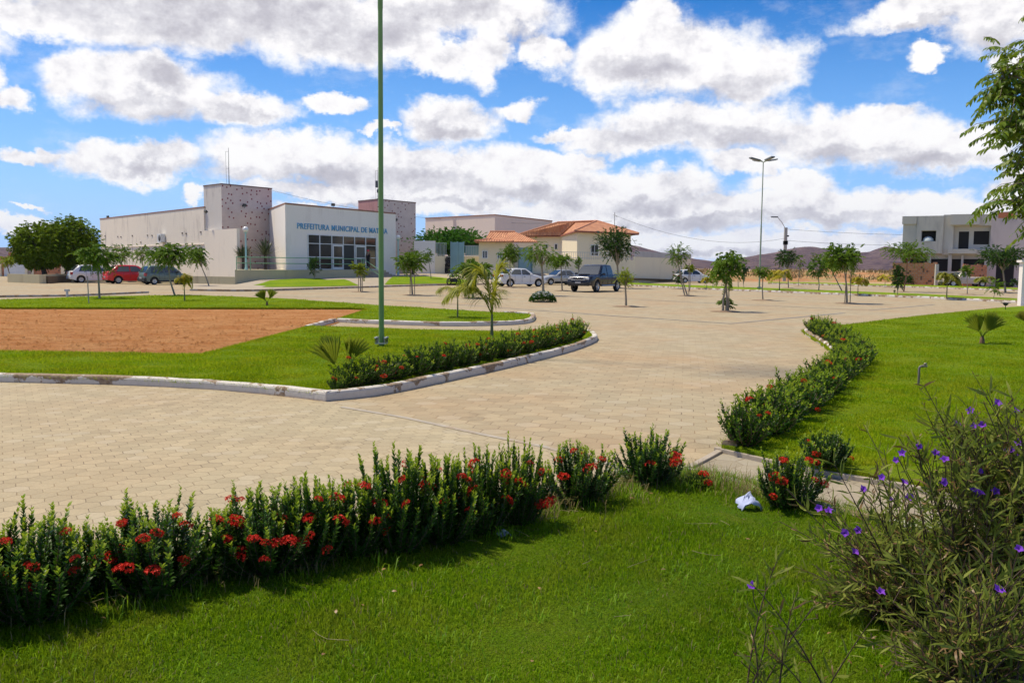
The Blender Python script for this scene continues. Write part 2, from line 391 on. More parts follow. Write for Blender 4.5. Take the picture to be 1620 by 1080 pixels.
def strip(name, lst, w, z, m=STRIP, zz=0):
    pts = gp(lst); b = MB(); vs = []
    for i, p in enumerate(pts):
        d = pts[min(i+1, len(pts)-1)]-pts[max(i-1, 0)]; d.normalize(); n = Vector((-d.y, d.x, 0))*w/2
        vs += [p+n, p-n]
    vs = [Vector((v.x, v.y, z)) for v in vs]
    b.add(vs, [(2*i, 2*i+1, 2*i+3, 2*i+2) for i in range(len(pts)-1)]); o = b.build(name, m)
    if o.data.polygons[0].normal.z < 0: o.data.flip_normals()
    return tag(o, kind='structure')
strip('paving_edge', [(540, 644), (640, 661), (760, 687), (860, 707), (960, 733), (1010, 750)], .075, .008)
BAND = plain('band', (.22, .21, .20), .9, var=.3, scale=2)
strip('paving_band', [(400, 468), (560, 471), (700, 480), (960, 499), (1156, 512), (1240, 504), (1336, 495)], .16, .006, BAND)
strip('paving_band', [(700, 457), (909, 469), (1116, 479), (1375, 491), (1478, 482)], .16, .006, BAND)
strip('paving_band', [(240, 458), (560, 461), (720, 459)], .2, .006, BAND)
strip('paving_band', [(1300, 455), (1620, 466)], .2, .006, BAND)
# the lawns: turf on a raised bed, cut out round the bare dirt
def bed(name, pts, z, m, zlow=-.03):
    b = MB(); b.prism([(p[0], p[1]) for p in pts], zlow, z, 0)
    o = b.build(name, m); return tag(o, kind='structure')
lawnA_edge = gp([(-900, 592), (-300, 598), (0, 605), (200, 610), (350, 618), (450, 627), (515, 635)])
lawnA_edge2 = gp([(515, 635), (600, 626), (700, 605.5), (800, 583), (880, 563), (920, 551), (943, 541)])
A_in = gp([(-900, 591), (-300, 597), (0, 603.5), (200, 608.5), (350, 616), (450, 625), (517, 633), (600, 624), (700, 603.5), (800, 581.5), (880, 561.5), (920, 549), (939, 540), (935, 531), (900, 527), (780, 530), (620, 526), (492, 521), (320, 569), (0, 563), (-300, 561), (-900, 555)])
bed('lawn', A_in, .085, LAWN)
B_pts = gp([(-700, 491), (0, 489.5), (200, 489.5), (556, 490), (585, 491.5), (535, 509), (700, 514.5), (800, 513.5), (842, 509), (843, 501), (750, 495.5), (600, 486), (450, 475), (300, 469), (150, 471.5), (0, 477), (-300, 484), (-700, 488)])
bed('lawn', B_pts, .085, LAWN)
sheet('dirt_field', gp([(-900, 491.5), (560, 487), (590, 489), (530, 513), (480, 524), (320, 572), (0, 566), (-900, 560)]), .012, DIRT)
kerb('kerb', lawnA_edge, side=1); kerb('kerb', lawnA_edge2, side=1, w=.11, h=.125)
kerb('kerb', gp([(943, 541), (945, 536), (938, 530), (925, 527.5)]), side=1)
kerb('kerb', gp([(533, 510), (610, 513.5), (700, 516), (790, 515), (835, 511.5), (847, 505), (840, 499.5), (800, 497.5)]), side=1, w=.15)
kerb('kerb', gp([(489, 522), (510, 516), (533, 510)]), side=1)
C_edge = gp([(1141, 717), (1190, 690), (1240, 660), (1285, 625), (1318, 600), (1330, 582), (1318, 562), (1295, 544), (1273, 530), (1272, 526)])
C_pts = smooth_line(C_edge, 4)+gp([(1320, 520.5), (1450, 504), (1590, 489), (1750, 476), (2300, 470), (3400, 640), (2300, 900), (1700, 832), (1420, 773), (1290, 749), (1245, 741)])
bed('lawn', C_pts, .08, LAWN)
kerb('kerb', C_edge, side=-1, m=KERBR, h=.13, w=.14)
D_edge = gp([(-900, 1075), (-200, 990), (0, 958), (150, 932), (300, 908), (450, 884), (600, 861), (750, 834), (880, 800), (960, 779), (1030, 762), (1080, 757), (1140, 768), (1200, 786), (1300, 815), (1400, 838), (1620, 885), (2100, 980)])
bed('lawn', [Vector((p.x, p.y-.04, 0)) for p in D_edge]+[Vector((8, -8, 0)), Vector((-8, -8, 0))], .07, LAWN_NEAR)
kerb('kerb', D_edge, side=-1, h=.10, w=.11, m=kerbmat('kerb_old', (.50, .46, .42), .55))
sheet('footpath', gp([(1082, 743), (1137, 716), (1245, 741), (1420, 773), (1700, 832), (2300, 950), (2300, 1100), (1400, 860), (1080, 765)]), .010, PAV3)
PATHK = plain('path_edging', (.40, .34, .27), .85, var=.3, scale=6)
kerb('kerb', gp([(1082, 742), (1137, 714)]), side=-1, w=.07, h=.03, m=PATHK, smooth=False, rnd=.008)
kerb('kerb', gp([(1137, 714), (1245, 740), (1420, 772), (1700, 831), (2300, 949)]), side=-1, w=.06, h=.05, m=PATHK, smooth=False, rnd=.008)
strip('footpath_soil', [(-200, 992), (0, 960), (300, 909), (600, 862), (880, 801), (1030, 763)], .35, .075, plain('hedge_soil', (.10, .06, .035), .95, var=.4, scale=9, bmp=.6))
# right-hand medians of grass
def median(front, back, z=.11):
    f = gp(front); bk = gp(back)
    bed('grass_strip', f+bk[::-1], z, LAWN)
    kerb('kerb', [p-Vector((0, .12, 0)) for p in f], side=1, w=.2, h=.13, m=KERBR, smooth=False)
median([(985, 451.5), (1100, 457.5), (1300, 465.5), (1450, 471.5), (1592, 478.5), (1700, 484)], [(985, 448), (1100, 453), (1300, 461), (1450, 467), (1592, 474), (1700, 479.5)])
median([(1215, 449), (1300, 451), (1450, 455), (1620, 461), (1750, 466)], [(1215, 447), (1300, 448.5), (1450, 452), (1620, 457.5), (1750, 462)])
# raised ground on which the buildings stand, left and centre
kerb('kerb', gp([(-400, 478), (-100, 473), (0, 470.5), (120, 468.5), (236, 463.5)]), side=1, w=.2, h=.1, m=KERBG)
k2 = gp([(300, 460), (391, 461), (480, 458.5), (601, 454.5), (700, 451.5), (770, 450.5), (860, 449)])
kerb('kerb', k2, side=1, w=.2, h=.12, m=KERBG)
SLAB = plain('pavement_slab', (.38, .32, .235), .85, var=.2, scale=1.5, col2=(.36, .28, .2), scale2=.4)
# pavement, then a slope of drive up to the boundary walls
wl = [D(300, 440, 73), D(372, 440, 69), Vector((-19.2, 67.6, 0)), Vector((-13.4, 75.0, 0)), Vector((-10.2, 82.0, 0)), D(660, 435, 85), D(735, 435, 86), D(865, 433, 88), D(1004, 433, 91), D(1093, 433, 115)]
kk = gp([(300, 460), (372, 461), (391, 461), (560, 455.5), (640, 453), (700, 451.5), (770, 450.5), (870, 449), (985, 447.5), (1093, 445)])
b = MB(); vs = []
zt = [.1, .12, .45, .62, .75, .85, .92, .95, .55, .02]
for a_, c_, z_ in zip(kk, wl, zt):
    mid = a_.lerp(Vector((c_.x, c_.y, 0)), .3)
    vs += [Vector((a_.x, a_.y+.15, .112)), Vector((mid.x, mid.y, .13)), Vector((c_.x, c_.y, z_)), Vector((c_.x-3, c_.y+25, z_+.02))]
n_ = len(kk); b.add(vs, [(i*4+j, (i+1)*4+j, (i+1)*4+j+1, i*4+j+1) for i in range(n_-1) for j in range(3)], 0, False)
tag(b.build('pavement', SLAB), kind='structure')
def vsurf(nm, lower, upper, m, lift=.02):
    b = MB(); k = min(len(lower), len(upper)); vs = []
    for i in range(k): vs += [lower[i]+Vector((0, 0, lift)), lower[i].lerp(upper[i], .5)+Vector((0, 0, lift+.06)), upper[i]+Vector((0, 0, lift))]
    b.add(vs, [(i*3+j, (i+1)*3+j, (i+1)*3+j+1, i*3+j+1) for i in range(k-1) for j in range(2)], 0, True)
    o = b.build(nm, m); return tag(o, kind='structure')
vsurf('grass_bank', [G(384, 454, .12), G(430, 454.5, .12), G(480, 454, .12), G(530, 453, .12), G(568, 452, .12)],
      [Vector((-19.5, 66.5, .15)), Vector((-18.6, 67.9, .42)), Vector((-17.0, 69.9, .50)), Vector((-15.6, 71.7, .52)), Vector((-14.2, 73.4, .52))], LAWN)
vsurf('grass_bank', [G(608, 450.5, .13), G(650, 449.5, .13), G(700, 448.6, .13), G(748, 449.5, .13)],
      [Vector((-10.6, 78.5, .62)), D(655, 436.5, 83), D(695, 437, 84), D(752, 445, 79)], LAWN)
# far hills, dry and wooded, as one modelled ridge
def prof(px):
    pts = [(-900, 40), (-300, 34), (-60, 26), (0, 22), (30, 20), (300, 14), (600, 14), (850, 22), (950, 30), (1005, 28), (1060, 18), (1127, 12), (1175, 17), (1245, 27), (1271, 31), (1291, 28), (1330, 22), (1374, 23), (1397, 31), (1440, 30), (1560, 24), (1750, 30), (2600, 45)]
    for (a, b_), (c, d) in zip(pts, pts[1:]):
        if a <= px <= c: return b_+(d-b_)*(px-a)/(c-a)
    return pts[0][1] if px < pts[0][0] else pts[-1][1]
vs = []; NA, NR = 560, 46
for i in range(NA+1):
    px = -1300+4400*i/NA; k = (px-CX)/F; hh = prof(px)/F
    for j in range(NR+1):
        y = 1500+1500*j/NR; u = j/NR
        base = math.sin(math.pi*min(1, u*1.0))**.8
        p = Vector((k*y, y, 0)); n1 = noise.fractal(p*.0035, 1.0, 2.1, 6); n2 = 1-abs(noise.noise(p*.011))*2
        z = hh*2250*base*(1.0+.18*n1+.10*n2)*(1.04)-4+6*n1*base
        vs.append((p.x, p.y, z if 0 < u < 1 else -30))
fs = [(i*(NR+1)+j, (i+1)*(NR+1)+j, (i+1)*(NR+1)+j+1, i*(NR+1)+j+1) for i in range(NA) for j in range(NR)]
m, t, b = newmat('hill'); pos = t('ShaderNodeNewGeometry').outputs['Position']
n1 = t.noise(pos, .05, 8, .75); n2 = t.noise(pos, .006, 6, .6)
c = t.mix(t.ramp(n1, [(.4, 0.), (.6, 1.)]), (.080, .052, .070), (.20, .135, .13))
c = t.mix(t.ramp(n2, [(.60, 0.), (.66, .8)]), c, (.34, .21, .13))
setc(t, b, c); b.inputs['Roughness'].default_value = 1; b.inputs['Specular IOR Level'].default_value = 0; bump(t, b, n1, 1, 12)
o = link('hills', mkmesh('hills', vs, fs, m, smooth=True)); tag(o, kind='structure')
# low mounds of dug earth beyond the plaza
vs = []; NA, NR = 140, 24
for i in range(NA+1):
    for j in range(NR+1):
        px = 1095+620*i/NA; y = 118+60*j/NR; k = (px-CX)/F; p = Vector((k*y, y, 0))
        e = math.sin(math.pi*i/NA)**.5*math.sin(math.pi*j/NR)
        z = e*(1.1+1.0*noise.fractal(p*.09, 1, 2, 5)+(1.1 if px > 1300 else .1)*max(0, math.sin(px*.021)))
        vs.append((p.x, p.y, max(-.1, z)-.05 if 0 < j < NR else -.2))
fs = [(i*(NR+1)+j, (i+1)*(NR+1)+j, (i+1)*(NR+1)+j+1, i*(NR+1)+j+1) for i in range(NA) for j in range(NR)]
MOUND = plain('mound', (.44, .22, .10), .95, var=.3, scale=.4, spec=.1, col2=(.30, .22, .10), fac2=(.48, .56), scale2=.25, bmp=.8)
tag(link('earth_mounds', mkmesh('earth_mounds', vs, fs, MOUND, smooth=True)), kind='structure')
# ---------------------------------------------------------------- grass blades
def inpoly(x, y, poly):
    ins = np.zeros(len(x), bool); n = len(poly)
    for i in range(n):
        x0, y0 = poly[i][0], poly[i][1]; x1, y1 = poly[(i+1) % n][0], poly[(i+1) % n][1]
        if y0 == y1: continue
        c = ((y0 > y) != (y1 > y)) & (x < (x1-x0)*(y-y0)/(y1-y0)+x0); ins ^= c
    return ins
def blades(name, poly, n, z, m, h, w, d0, d1, power=1.0, clump=.25, edge=None):
    """grass blades scattered over a lawn, thicker near the viewer's side"""
    X = []; Y = []
    got = 0; xs = [p[0] for p in poly]
    while got < n:
        u = rng.random(n*2)
        y = d0+(d1-d0)*u if power == 0 else (d0*(d1/d0)**u)
        x = (rng.random(n*2)*2-1)*(y*.62+.6)
        k = inpoly(x, y, poly); X.append(x[k]); Y.append(y[k]); got += k.sum()
        if len(X) > 40: break
    x = np.concatenate(X)[:n]; y = np.concatenate(Y)[:n]; n = len(x)
    sc = .7+.9*np.sqrt(np.maximum(y, 1)/6.0)*.5
    pat = .8+.5*np.sin(x*3.1+np.sin(y*2.3)*1.5)*np.sin(y*2.7+np.cos(x*1.9))
    hh = h*sc*(.45+.8*rng.random(n))*pat; ww = w*sc*(.7+.6*rng.random(n))
    an = rng.random(n)*2*np.pi; ln = rng.random(n)**1.3*.95+.08; la = rng.random(n)*2*np.pi
    sx, sy = np.cos(an)*ww/2, np.sin(an)*ww/2; lx, ly = np.cos(la)*ln, np.sin(la)*ln
    b0 = np.stack([x-sx, y-sy, np.full(n, z)], 1); b1 = np.stack([x+sx, y+sy, np.full(n, z)], 1)
    mx_, my_ = x+lx*hh*.35, y+ly*hh*.35; zm = z+hh*.6
    m0 = np.stack([mx_-sx*.75, my_-sy*.75, zm], 1); m1 = np.stack([mx_+sx*.75, my_+sy*.75, zm], 1)
    tp = np.stack([x+lx*hh*.95, y+ly*hh*.95, z+hh*(1-.35*ln)], 1)
    V = np.stack([b0, b1, m0, m1, tp], 1).reshape(-1, 3)
    i = np.arange(n)[:, None]*5
    Fc = np.concatenate([i+np.array([[0, 1, 3]]), i+np.array([[0, 3, 2]]), i+np.array([[2, 3, 4]])], 1).reshape(-1, 3)
    o = link(name, mkmesh(name, V, Fc, m)); return tag(o, kind='stuff', label=None)
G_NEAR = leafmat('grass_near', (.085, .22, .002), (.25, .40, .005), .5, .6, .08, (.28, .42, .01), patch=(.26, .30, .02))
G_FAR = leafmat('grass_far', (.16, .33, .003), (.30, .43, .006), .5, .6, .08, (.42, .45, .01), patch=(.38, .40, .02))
G_DRY = leafmat('grass_dry', (.20, .16, .06), (.34, .28, .13), .3, .7, .1)
polyD = [(p.x, p.y-.05) for p in D_edge]+[(8, -8), (-8, -8)]
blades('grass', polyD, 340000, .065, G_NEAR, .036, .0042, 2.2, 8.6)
blades('dry_grass', polyD, 8000, .065, G_DRY, .05, .0035, 2.2, 8.6)
polyC = [(p.x, p.y) for p in C_pts]
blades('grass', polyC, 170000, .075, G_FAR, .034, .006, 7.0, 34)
polyA = [(p.x, p.y) for p in A_in]
blades('grass', polyA, 150000, .08, G_FAR, .036, .006, 10, 27)
polyB = [(p.x, p.y) for p in B_pts]
blades('grass', polyB, 60000, .08, G_FAR, .03, .008, 24, 60)
# longer tufts hanging over the turf's cut edges
def edge_tufts(pts, n, z, m, h, w):
    L = [(b-a).length for a, b in zip(pts, pts[1:])]; tot = sum(L); P2 = np.array([(p.x, p.y) for p in pts])
    cum = np.concatenate([[0], np.cumsum(L)]); s = rng.random(n)*tot
    x = np.interp(s, cum, P2[:, 0])+rng.normal(0, .03, n); y = np.interp(s, cum, P2[:, 1])+rng.normal(0, .03, n)
    hh = h*(.4+rng.random(n)); an = rng.random(n)*6.28; la = rng.random(n)*6.28; ln = .3+.7*rng.random(n)
    V = np.stack([np.stack([x-np.cos(an)*w/2, y-np.sin(an)*w/2, np.full(n, z)], 1), np.stack([x+np.cos(an)*w/2, y+np.sin(an)*w/2, np.full(n, z)], 1), np.stack([x+np.cos(la)*ln*hh, y+np.sin(la)*ln*hh, z+hh*(1-.4*ln)], 1)], 1).reshape(-1, 3)
    o = link('edge_grass', mkmesh('edge_grass', V, np.arange(3*n).reshape(-1, 3), m)); tag(o, kind='stuff')
edge_tufts([A_in[i] for i in range(0, 8)], 22000, .07, G_FAR, .06, .008)
edge_tufts([A_in[i] for i in range(13, 22)], 26000, .07, G_FAR, .06, .010)
edge_tufts([B_pts[i] for i in range(0, 9)], 16000, .06, G_FAR, .06, .014)
edge_tufts([Vector((p.x, p.y-.12, 0)) for p in D_edge], 16000, .06, G_NEAR, .10, .006)
edge_tufts(C_pts[:40], 12000, .06, G_FAR, .06, .008)
# clods on the bare dirt
polyd = [(p.x, p.y) for p in gp([(-300, 491), (560, 489), (500, 520), (320, 566), (0, 561), (-300, 560)])]
n = 4000; y = 13.5*(33/13.5)**rng.random(n*3); x = (rng.random(n*3)*1.3-1.0)*y*.62; k = inpoly(x, y, polyd); x, y = x[k][:n], y[k][:n]; n = len(x)
ico = np.array([(0, 0, 1), (.9, 0, .3), (.28, .85, .3), (-.72, .53, .3), (-.72, -.53, .3), (.28, -.85, .3)])
r = (.010+.04*rng.random(n)**4)[:, None, None]
V = (ico[None]*(.7+.6*rng.random((n, 6, 3)))*r+np.stack([x, y, np.full(n, .012)], 1)[:, None]).reshape(-1, 3)
Fc = (np.arange(n)[:, None, None]*6+np.array([(0, 1, 2), (0, 2, 3), (0, 3, 4), (0, 4, 5), (0, 5, 1)])[None]).reshape(-1, 3)
tag(link('dirt_clods', mkmesh('dirt_clods', V, Fc, DIRT)), kind='stuff')
# tufts of coarser grass and weeds, and dry stalks lying about
def tufts(name, poly, nc, per, z, m, h, w, d0, d1, spread=.06, strip_=None):
    y = d0*(d1/d0)**rng.random(nc*4); x = (rng.random(nc*4)*2-1)*(y*.62+.4)
    if strip_ is not None:
        L = np.array([(p.x, p.y) for p in strip_]); s = rng.random(nc*4)*(len(L)-1); i = s.astype(int); f = (s-i)[:, None]
        q = L[i]*(1-f)+L[np.minimum(i+1, len(L)-1)]*f; x = q[:, 0]+rng.normal(0, .12, nc*4); y = q[:, 1]-.30+rng.normal(0, .12, nc*4)
    k = inpoly(x, y, poly); x, y = x[k][:nc], y[k][:nc]; n = len(x)*per
    a = rng.random(n)*6.283; lean_ = rng.random(n)*.9+.1; X = np.repeat(x, per)+rng.normal(0, spread, n); Y = np.repeat(y, per)+rng.normal(0, spread, n)
    hh = np.repeat(h*(.5+rng.random(len(x))), per)*(.5+.7*rng.random(n)); cx, sx = np.cos(a), np.sin(a)
    P0_ = np.stack([X, Y, np.full(n, z)], 1); P1_ = P0_+np.stack([cx*hh*lean_*.45, sx*hh*lean_*.45, hh*.62], 1); P2_ = P0_+np.stack([cx*hh*lean_*1.1, sx*hh*lean_*1.1, hh*(1-.45*lean_)], 1)
    S = np.stack([-sx, cx, np.zeros(n)], 1)*w/2
    V = np.stack([P0_-S, P0_+S, P1_-S*.8, P1_+S*.8, P2_], 1).reshape(-1, 3); i = np.arange(n)[:, None]*5
    Fc = np.concatenate([i+np.array([[0, 1, 3]]), i+np.array([[0, 3, 2]]), i+np.array([[2, 3, 4]])], 1).reshape(-1, 3)
    tag(link(name, mkmesh(name, V, Fc, m)), kind='stuff')
G_WEED = leafmat('grass_weed', (.09, .23, .004), (.26, .40, .02), .45, .5, .15)
tufts('weeds', polyD, 260, 22, .065, G_WEED, .048, .0045, 3.0, 7.5)
tufts('weeds', polyC, 200, 20, .075, G_WEED, .055, .008, 7.5, 26)
tufts('weeds', polyD, 170, 22, .065, G_WEED, .09, .005, 3.0, 7.5, .05, D_edge[2:14])
tufts('dry_tufts', polyD, 200, 16, .065, G_DRY, .13, .004, 3.0, 7.5, .06, D_edge[2:14])
b = MB(); r_ = random.Random(6)
for k in range(46):
    if k < 32: i = r_.uniform(2, 9.9); p = D_edge[int(i)].lerp(D_edge[int(i)+1], i % 1)+Vector((r_.gauss(0, .1), -.42+r_.gauss(0, .12), .10))
    else: p = Vector((r_.uniform(-2.2, 1.6), r_.uniform(3.5, 5.6), .105))
    if not inpoly(np.array([p.x]), np.array([p.y]), polyD)[0]: continue
    a = r_.uniform(0, 6.28); L_ = r_.uniform(.06, .22); c = r_.uniform(-.8, .8); pts = [p]
    for j in range(4): a += c*.4; pts.append(pts[-1]+Vector((math.cos(a), math.sin(a), r_.uniform(-.08, .14)))*L_/4)
    b.tube(pts, [.0015, .0014, .0012, .001, .0008], 4, cap=False)
tag(b.build('dry_stalks', plain('straw', (.30, .25, .12), .8), normals=False), kind='stuff')
# ---------------------------------------------------------------- the town hall
def V2(p): return Vector((p[0], p[1], 0))
def wallmat(name, col, stain, amt=.5, rough=.85, vert=True):
    m, t, b = newmat(name)
    pos = t('ShaderNodeNewGeometry').outputs['Position']
    sv = t.vm('MULTIPLY', pos, (1.6, 1.6, .28)); n1 = t.noise(sv, .8, 8, .7); n2 = t.noise(pos, .35, 4, .5); n3 = t.noise(pos, 14, 3, .6)
    f = t.math('MULTIPLY', t.ramp(n1, [(.50, 0.), (.70, 1.)]), t.ramp(n2, [(.42, 0.), (.62, amt)]))
    c = t.mix(f, c4(col), c4(stain)); k = t.ramp(n3, [(.3, .94), (.7, 1.)]); c = t.mix(1, c, k, 'MULTIPLY')
    z = t('ShaderNodeSeparateXYZ', {0: pos}).outputs[2]
    setc(t, b, c); b.inputs['Roughness'].default_value = rough; b.inputs['Specular IOR Level'].default_value = .2
    bump(t, b, n3, .15, .01); return m
WHITE = wallmat('white_wall', (.84, .76, .64), (.34, .30, .28), .9)
WHITE2 = wallmat('white_front', (.88, .83, .77), (.66, .60, .55), .6)
CREAM = wallmat('cream_wall', (.80, .71, .52), (.5, .4, .3), .35)
PINKW = wallmat('shed_wall', (.76, .66, .57), (.5, .44, .42), .3)
OLIVE = wallmat('retaining_wall', (.53, .47, .30), (.28, .22, .15), .6)
CONC = wallmat('raw_render', (.56, .52, .46), (.30, .28, .27), .7)
CONC2 = wallmat('raw_side', (.55, .47, .46), (.40, .34, .33), .5)
COPING = plain('coping', (.34, .17, .12), .8, var=.3, scale=2)
GLASS = plain('dark_glass', (.025, .030, .032), .08, var=.3, spec=.8)
GLASSW = plain('window_glass', (.07, .09, .10), .08, spec=.8)
FRAME = plain('white_frame', (.72, .74, .74), .4)
GREENR = plain('green_rail', (.20, .40, .22), .45)
TEAL = plain('teal_gate', (.26, .42, .45), .5, var=.15, scale=1)
DARK = plain('opening_shade', (.012, .011, .011), .9)  # near-black colour that stands in for shade inside openings
def wallprism(b, A, B, th, z0, z1, m=0, side=1, ztopB=None):
    """a straight wall from A to B, thickness to its back"""
    A, B = V2(A), V2(B); d = (B-A).normalized(); n = Vector((-d.y, d.x, 0))*th*side
    z1b = z1 if ztopB is None else ztopB
    vs = [(A.x, A.y, z0), (B.x, B.y, z0), (B.x+n.x, B.y+n.y, z0), (A.x+n.x, A.y+n.y, z0), (A.x, A.y, z1), (B.x, B.y, z1b), (B.x+n.x, B.y+n.y, z1b), (A.x+n.x, A.y+n.y, z1)]
    b.add(vs, [(0,3,2,1),(4,5,6,7),(0,1,5,4),(1,2,6,5),(2,3,7,6),(3,0,4,7)], m)
def onwall(A, B, t0, t1, z0, z1, back, front, name, mat, parent, b=None):
    """box lying along wall A-B (metres from A), from back to front proud of it (front = towards the viewer)"""
    A, B = V2(A), V2(B); d = (B-A).normalized(); n = Vector((d.y, -d.x, 0))
    own = b is None; b = b or MB()
    b.box(A+d*(t0+t1)/2+n*(back+front)/2+Vector((0, 0, (z0+z1)/2)), (t1-t0, front-back, z1-z0), math.atan2(d.y, d.x))
    return b.build(name, mat, parent) if own else b
def tcol(px, A, B):
    """metres along A-B where a pixel column meets it"""
    p = wallpt(px, A, B); A, B = V2(A), V2(B); return (p-A).dot((B-A).normalized())
def floodlight(p, d, parent, nm='floodlight'):
    b = MB(); d = Vector(d).normalized(); q = d.to_track_quat('Z', 'Y').to_matrix()
    b.box(Vector(p)+Vector((0, 0, .12)), (.3, .22, .14), rot=q, m=0); b.box(Vector(p)+Vector((0, 0, .12))+d*.075, (.25, .17, .012), rot=q, m=1); b.tube([Vector(p)-Vector((0, 0, .12)), Vector(p)+Vector((0, 0, .1))], .02, 5)
    return b.build(nm, [plain('black_metal', (.02, .02, .02), .5), GLASSW], parent)
HALL = thing('town_hall', 'long white single storey town hall with blue lettering and two dotted towers', 'building', (0, 0, 0))
ZR = 6.5; ZT = 8.33
C0 = G(451, 320.6, ZR); C1 = G(626, 336.8, ZR); L0 = G(322, 327, ZR); L1 = G(158, 346, ZR)
T0 = G(350, 290, ZT); T1 = G(430, 297.5, ZT); T2 = G(322, 293.4, ZT)
S0 = G(597.4, 314.4, ZT); S1 = G(657.6, 320, ZT); S2 = G(566.8, 317.5, ZT)
for v in (C0, C1, L0, L1, T0, T1, T2, S0, S1, S2): v.z = 0
uf = (C1-C0).normalized(); nf = Vector((uf.y, -uf.x, 0))       # front direction, outward normal
cback = wallpt(427, T0, T1)
# front block
b = MB(); b.prism([C0, C1, C1-nf*9, C0-nf*1.0+(cback-C0)*1.0-uf*0, cback], .2, ZR-.12, bottom=False)
fb_poly = [C0, C1, C1-nf*10+uf*0, cback-nf*10+uf*2, cback]
b = MB(); b.prism(fb_poly, .2, ZR-.12, bottom=False); b.build('front_block', WHITE2, HALL)
b = MB(); b.prism([p+(p-sum(fb_poly, Vector())/5).normalized()*.05 for p in fb_poly], ZR-.12, ZR, 0); b.build('coping', COPING, HALL)
# left long wing: near end turns the corner as a fin in front of the tower
Lfin = wallpt(375.5, L1, L0)
tb = T0-(T1-T0).normalized()*0
wingb = [L1, L0, L0+Vector((8, 12, 0)), L1+Vector((14, 10, 0))]
b = MB(); b.prism(wingb, -.1, ZR-.08, bottom=False); b.build('wing', WHITE, HALL)
b = MB(); b.prism([p+(p-sum(wingb, Vector())/4).normalized()*.06 for p in wingb], ZR-.08, ZR+.02); b.build('coping', COPING, HALL)
b = MB(); wallprism(b, L0+(L0-L1).normalized()*(-.02), Lfin, .25, -.05, 4.47); b.build('fin_wall', WHITE, HALL)
# ledge line half way up the wing wall
ld = (L1-L0).normalized(); ln_ = Vector((-ld.y, ld.x, 0)) if Vector((-ld.y, ld.x, 0)).y < 0 else Vector((ld.y, -ld.x, 0))
b = MB(); c_ = (L0+L1)/2+ln_*.04; b.box((c_.x, c_.y, 3.3), ((L1-L0).length, .08, .05), math.atan2(ld.y, ld.x)); b.build('ledge', WHITE, HALL)
for px, pz in ((168, 4.55), (188, 4.4), (193, 4.35), (211, 4.4), (235, 4.35), (242, 4.3), (290, 4.35), (296, 4.3), (319, 4.35), (224, 3.7)):
    p = wallpt(px, L1, L0)+ln_*.02; b = MB(); b.box((p.x, p.y, pz), (.28, .05, .1), math.atan2(ld.y, ld.x)); b.build('vent_slot', plain('vent_dark', (.10, .08, .07), .8), HALL)
ac = thing('air_conditioner', None, None); ac.parent = HALL
p = wallpt(260.5, L1, L0); an = math.atan2(ld.y, ld.x)
ac.location = (p.x+ln_.x*.25, p.y+ln_.y*.25, 4.0); ac.rotation_euler = (0, 0, an)
b = MB(); b.box((0, 0, 0), (.95, .42, .75)); b.box((0, 0, -.42), (.9, .5, .05)); b.build('casing', FRAME, ac, bevel=.02)
b = MB(); b.lathe([(.3, -.01), (.3, .01), (0, .012)], (-.12, .22, 0), 14, M=Matrix.Rotation(R(-90), 3, 'X')); b.build('fan_grille', plain('grille', (.12, .12, .12), .7), ac)
b = MB(); b.lathe([(.3, -.01), (.3, .01), (0, .012)], (-.12, -.22, 0), 14, M=Matrix.Rotation(R(90), 3, 'X')); b.build('fan_grille', MATS['grille'], ac)
# the two tiled towers
def tilemat():
    m, t, b = newmat('tower_tile'); pos = t('ShaderNodeNewGeometry').outputs['Position']
    sp = t('ShaderNodeSeparateXYZ', {0: pos})
    u = t.math('MODULO', t.math('ADD', t.math('ADD', sp.outputs[0], t.math('MULTIPLY', sp.outputs[1], .6)), 500), .11)
    v = t.math('MODULO', t.math('ADD', sp.outputs[2], 50), .11)
    g = t.math('MAXIMUM', t.math('LESS_THAN', u, .014), t.math('LESS_THAN', v, .014))
    c = t.mix(g, (.74, .60, .52), (.48, .37, .31)); c = t.mix(t.ramp(t.noise(pos, 1.2, 6), [(.4, 0.), (.75, .35)]), c, (.40, .30, .26))
    uvc = t('ShaderNodeCombineXYZ', {0: t('ShaderNodeSeparateXYZ', {0: t('ShaderNodeTexCoord').outputs['UV']}).outputs[0], 1: sp.outputs[2], 2: 0.0}).outputs[0]
    q = t.vm('MULTIPLY', uvc, (2.05, 2.05, 0)); fl = t.vm('FLOOR', q); wn = t('ShaderNodeTexWhiteNoise', {'Vector': fl}, noise_dimensions='3D')
    d = t.vm('ABSOLUTE', t.vm('SUBTRACT', t.vm('SUBTRACT', t.vm('FRACTION', q), (.5, .5, 0)), t.vm('MULTIPLY', t.vm('SUBTRACT', wn.outputs['Color'], (.5, .5, .5)), (.70, .70, 0))))
    ds = t('ShaderNodeSeparateXYZ', {0: d}); dot = t.math('LESS_THAN', t.math('MAXIMUM', ds.outputs[0], ds.outputs[1]), .135)
    pres = t.math('LESS_THAN', t('ShaderNodeTexWhiteNoise', {'Vector': t.vm('ADD', fl, (7.3, 2.1, 0))}, noise_dimensions='3D').outputs['Value'], .62)
    c = t.mix(t.math('MULTIPLY', dot, pres), c, (.22, .012, .02))
    setc(t, b, c); b.inputs['Roughness'].default_value = .35; return m
TILE = tilemat(); REDT = plain('red_tile', (.25, .015, .02), .35); PINKT = wallmat('tower_pink', (.50, .27, .25), (.18, .10, .10), 1.0)
GRIM = wallmat('tower_grime', (.70, .66, .60), (.25, .23, .22), 1.2)
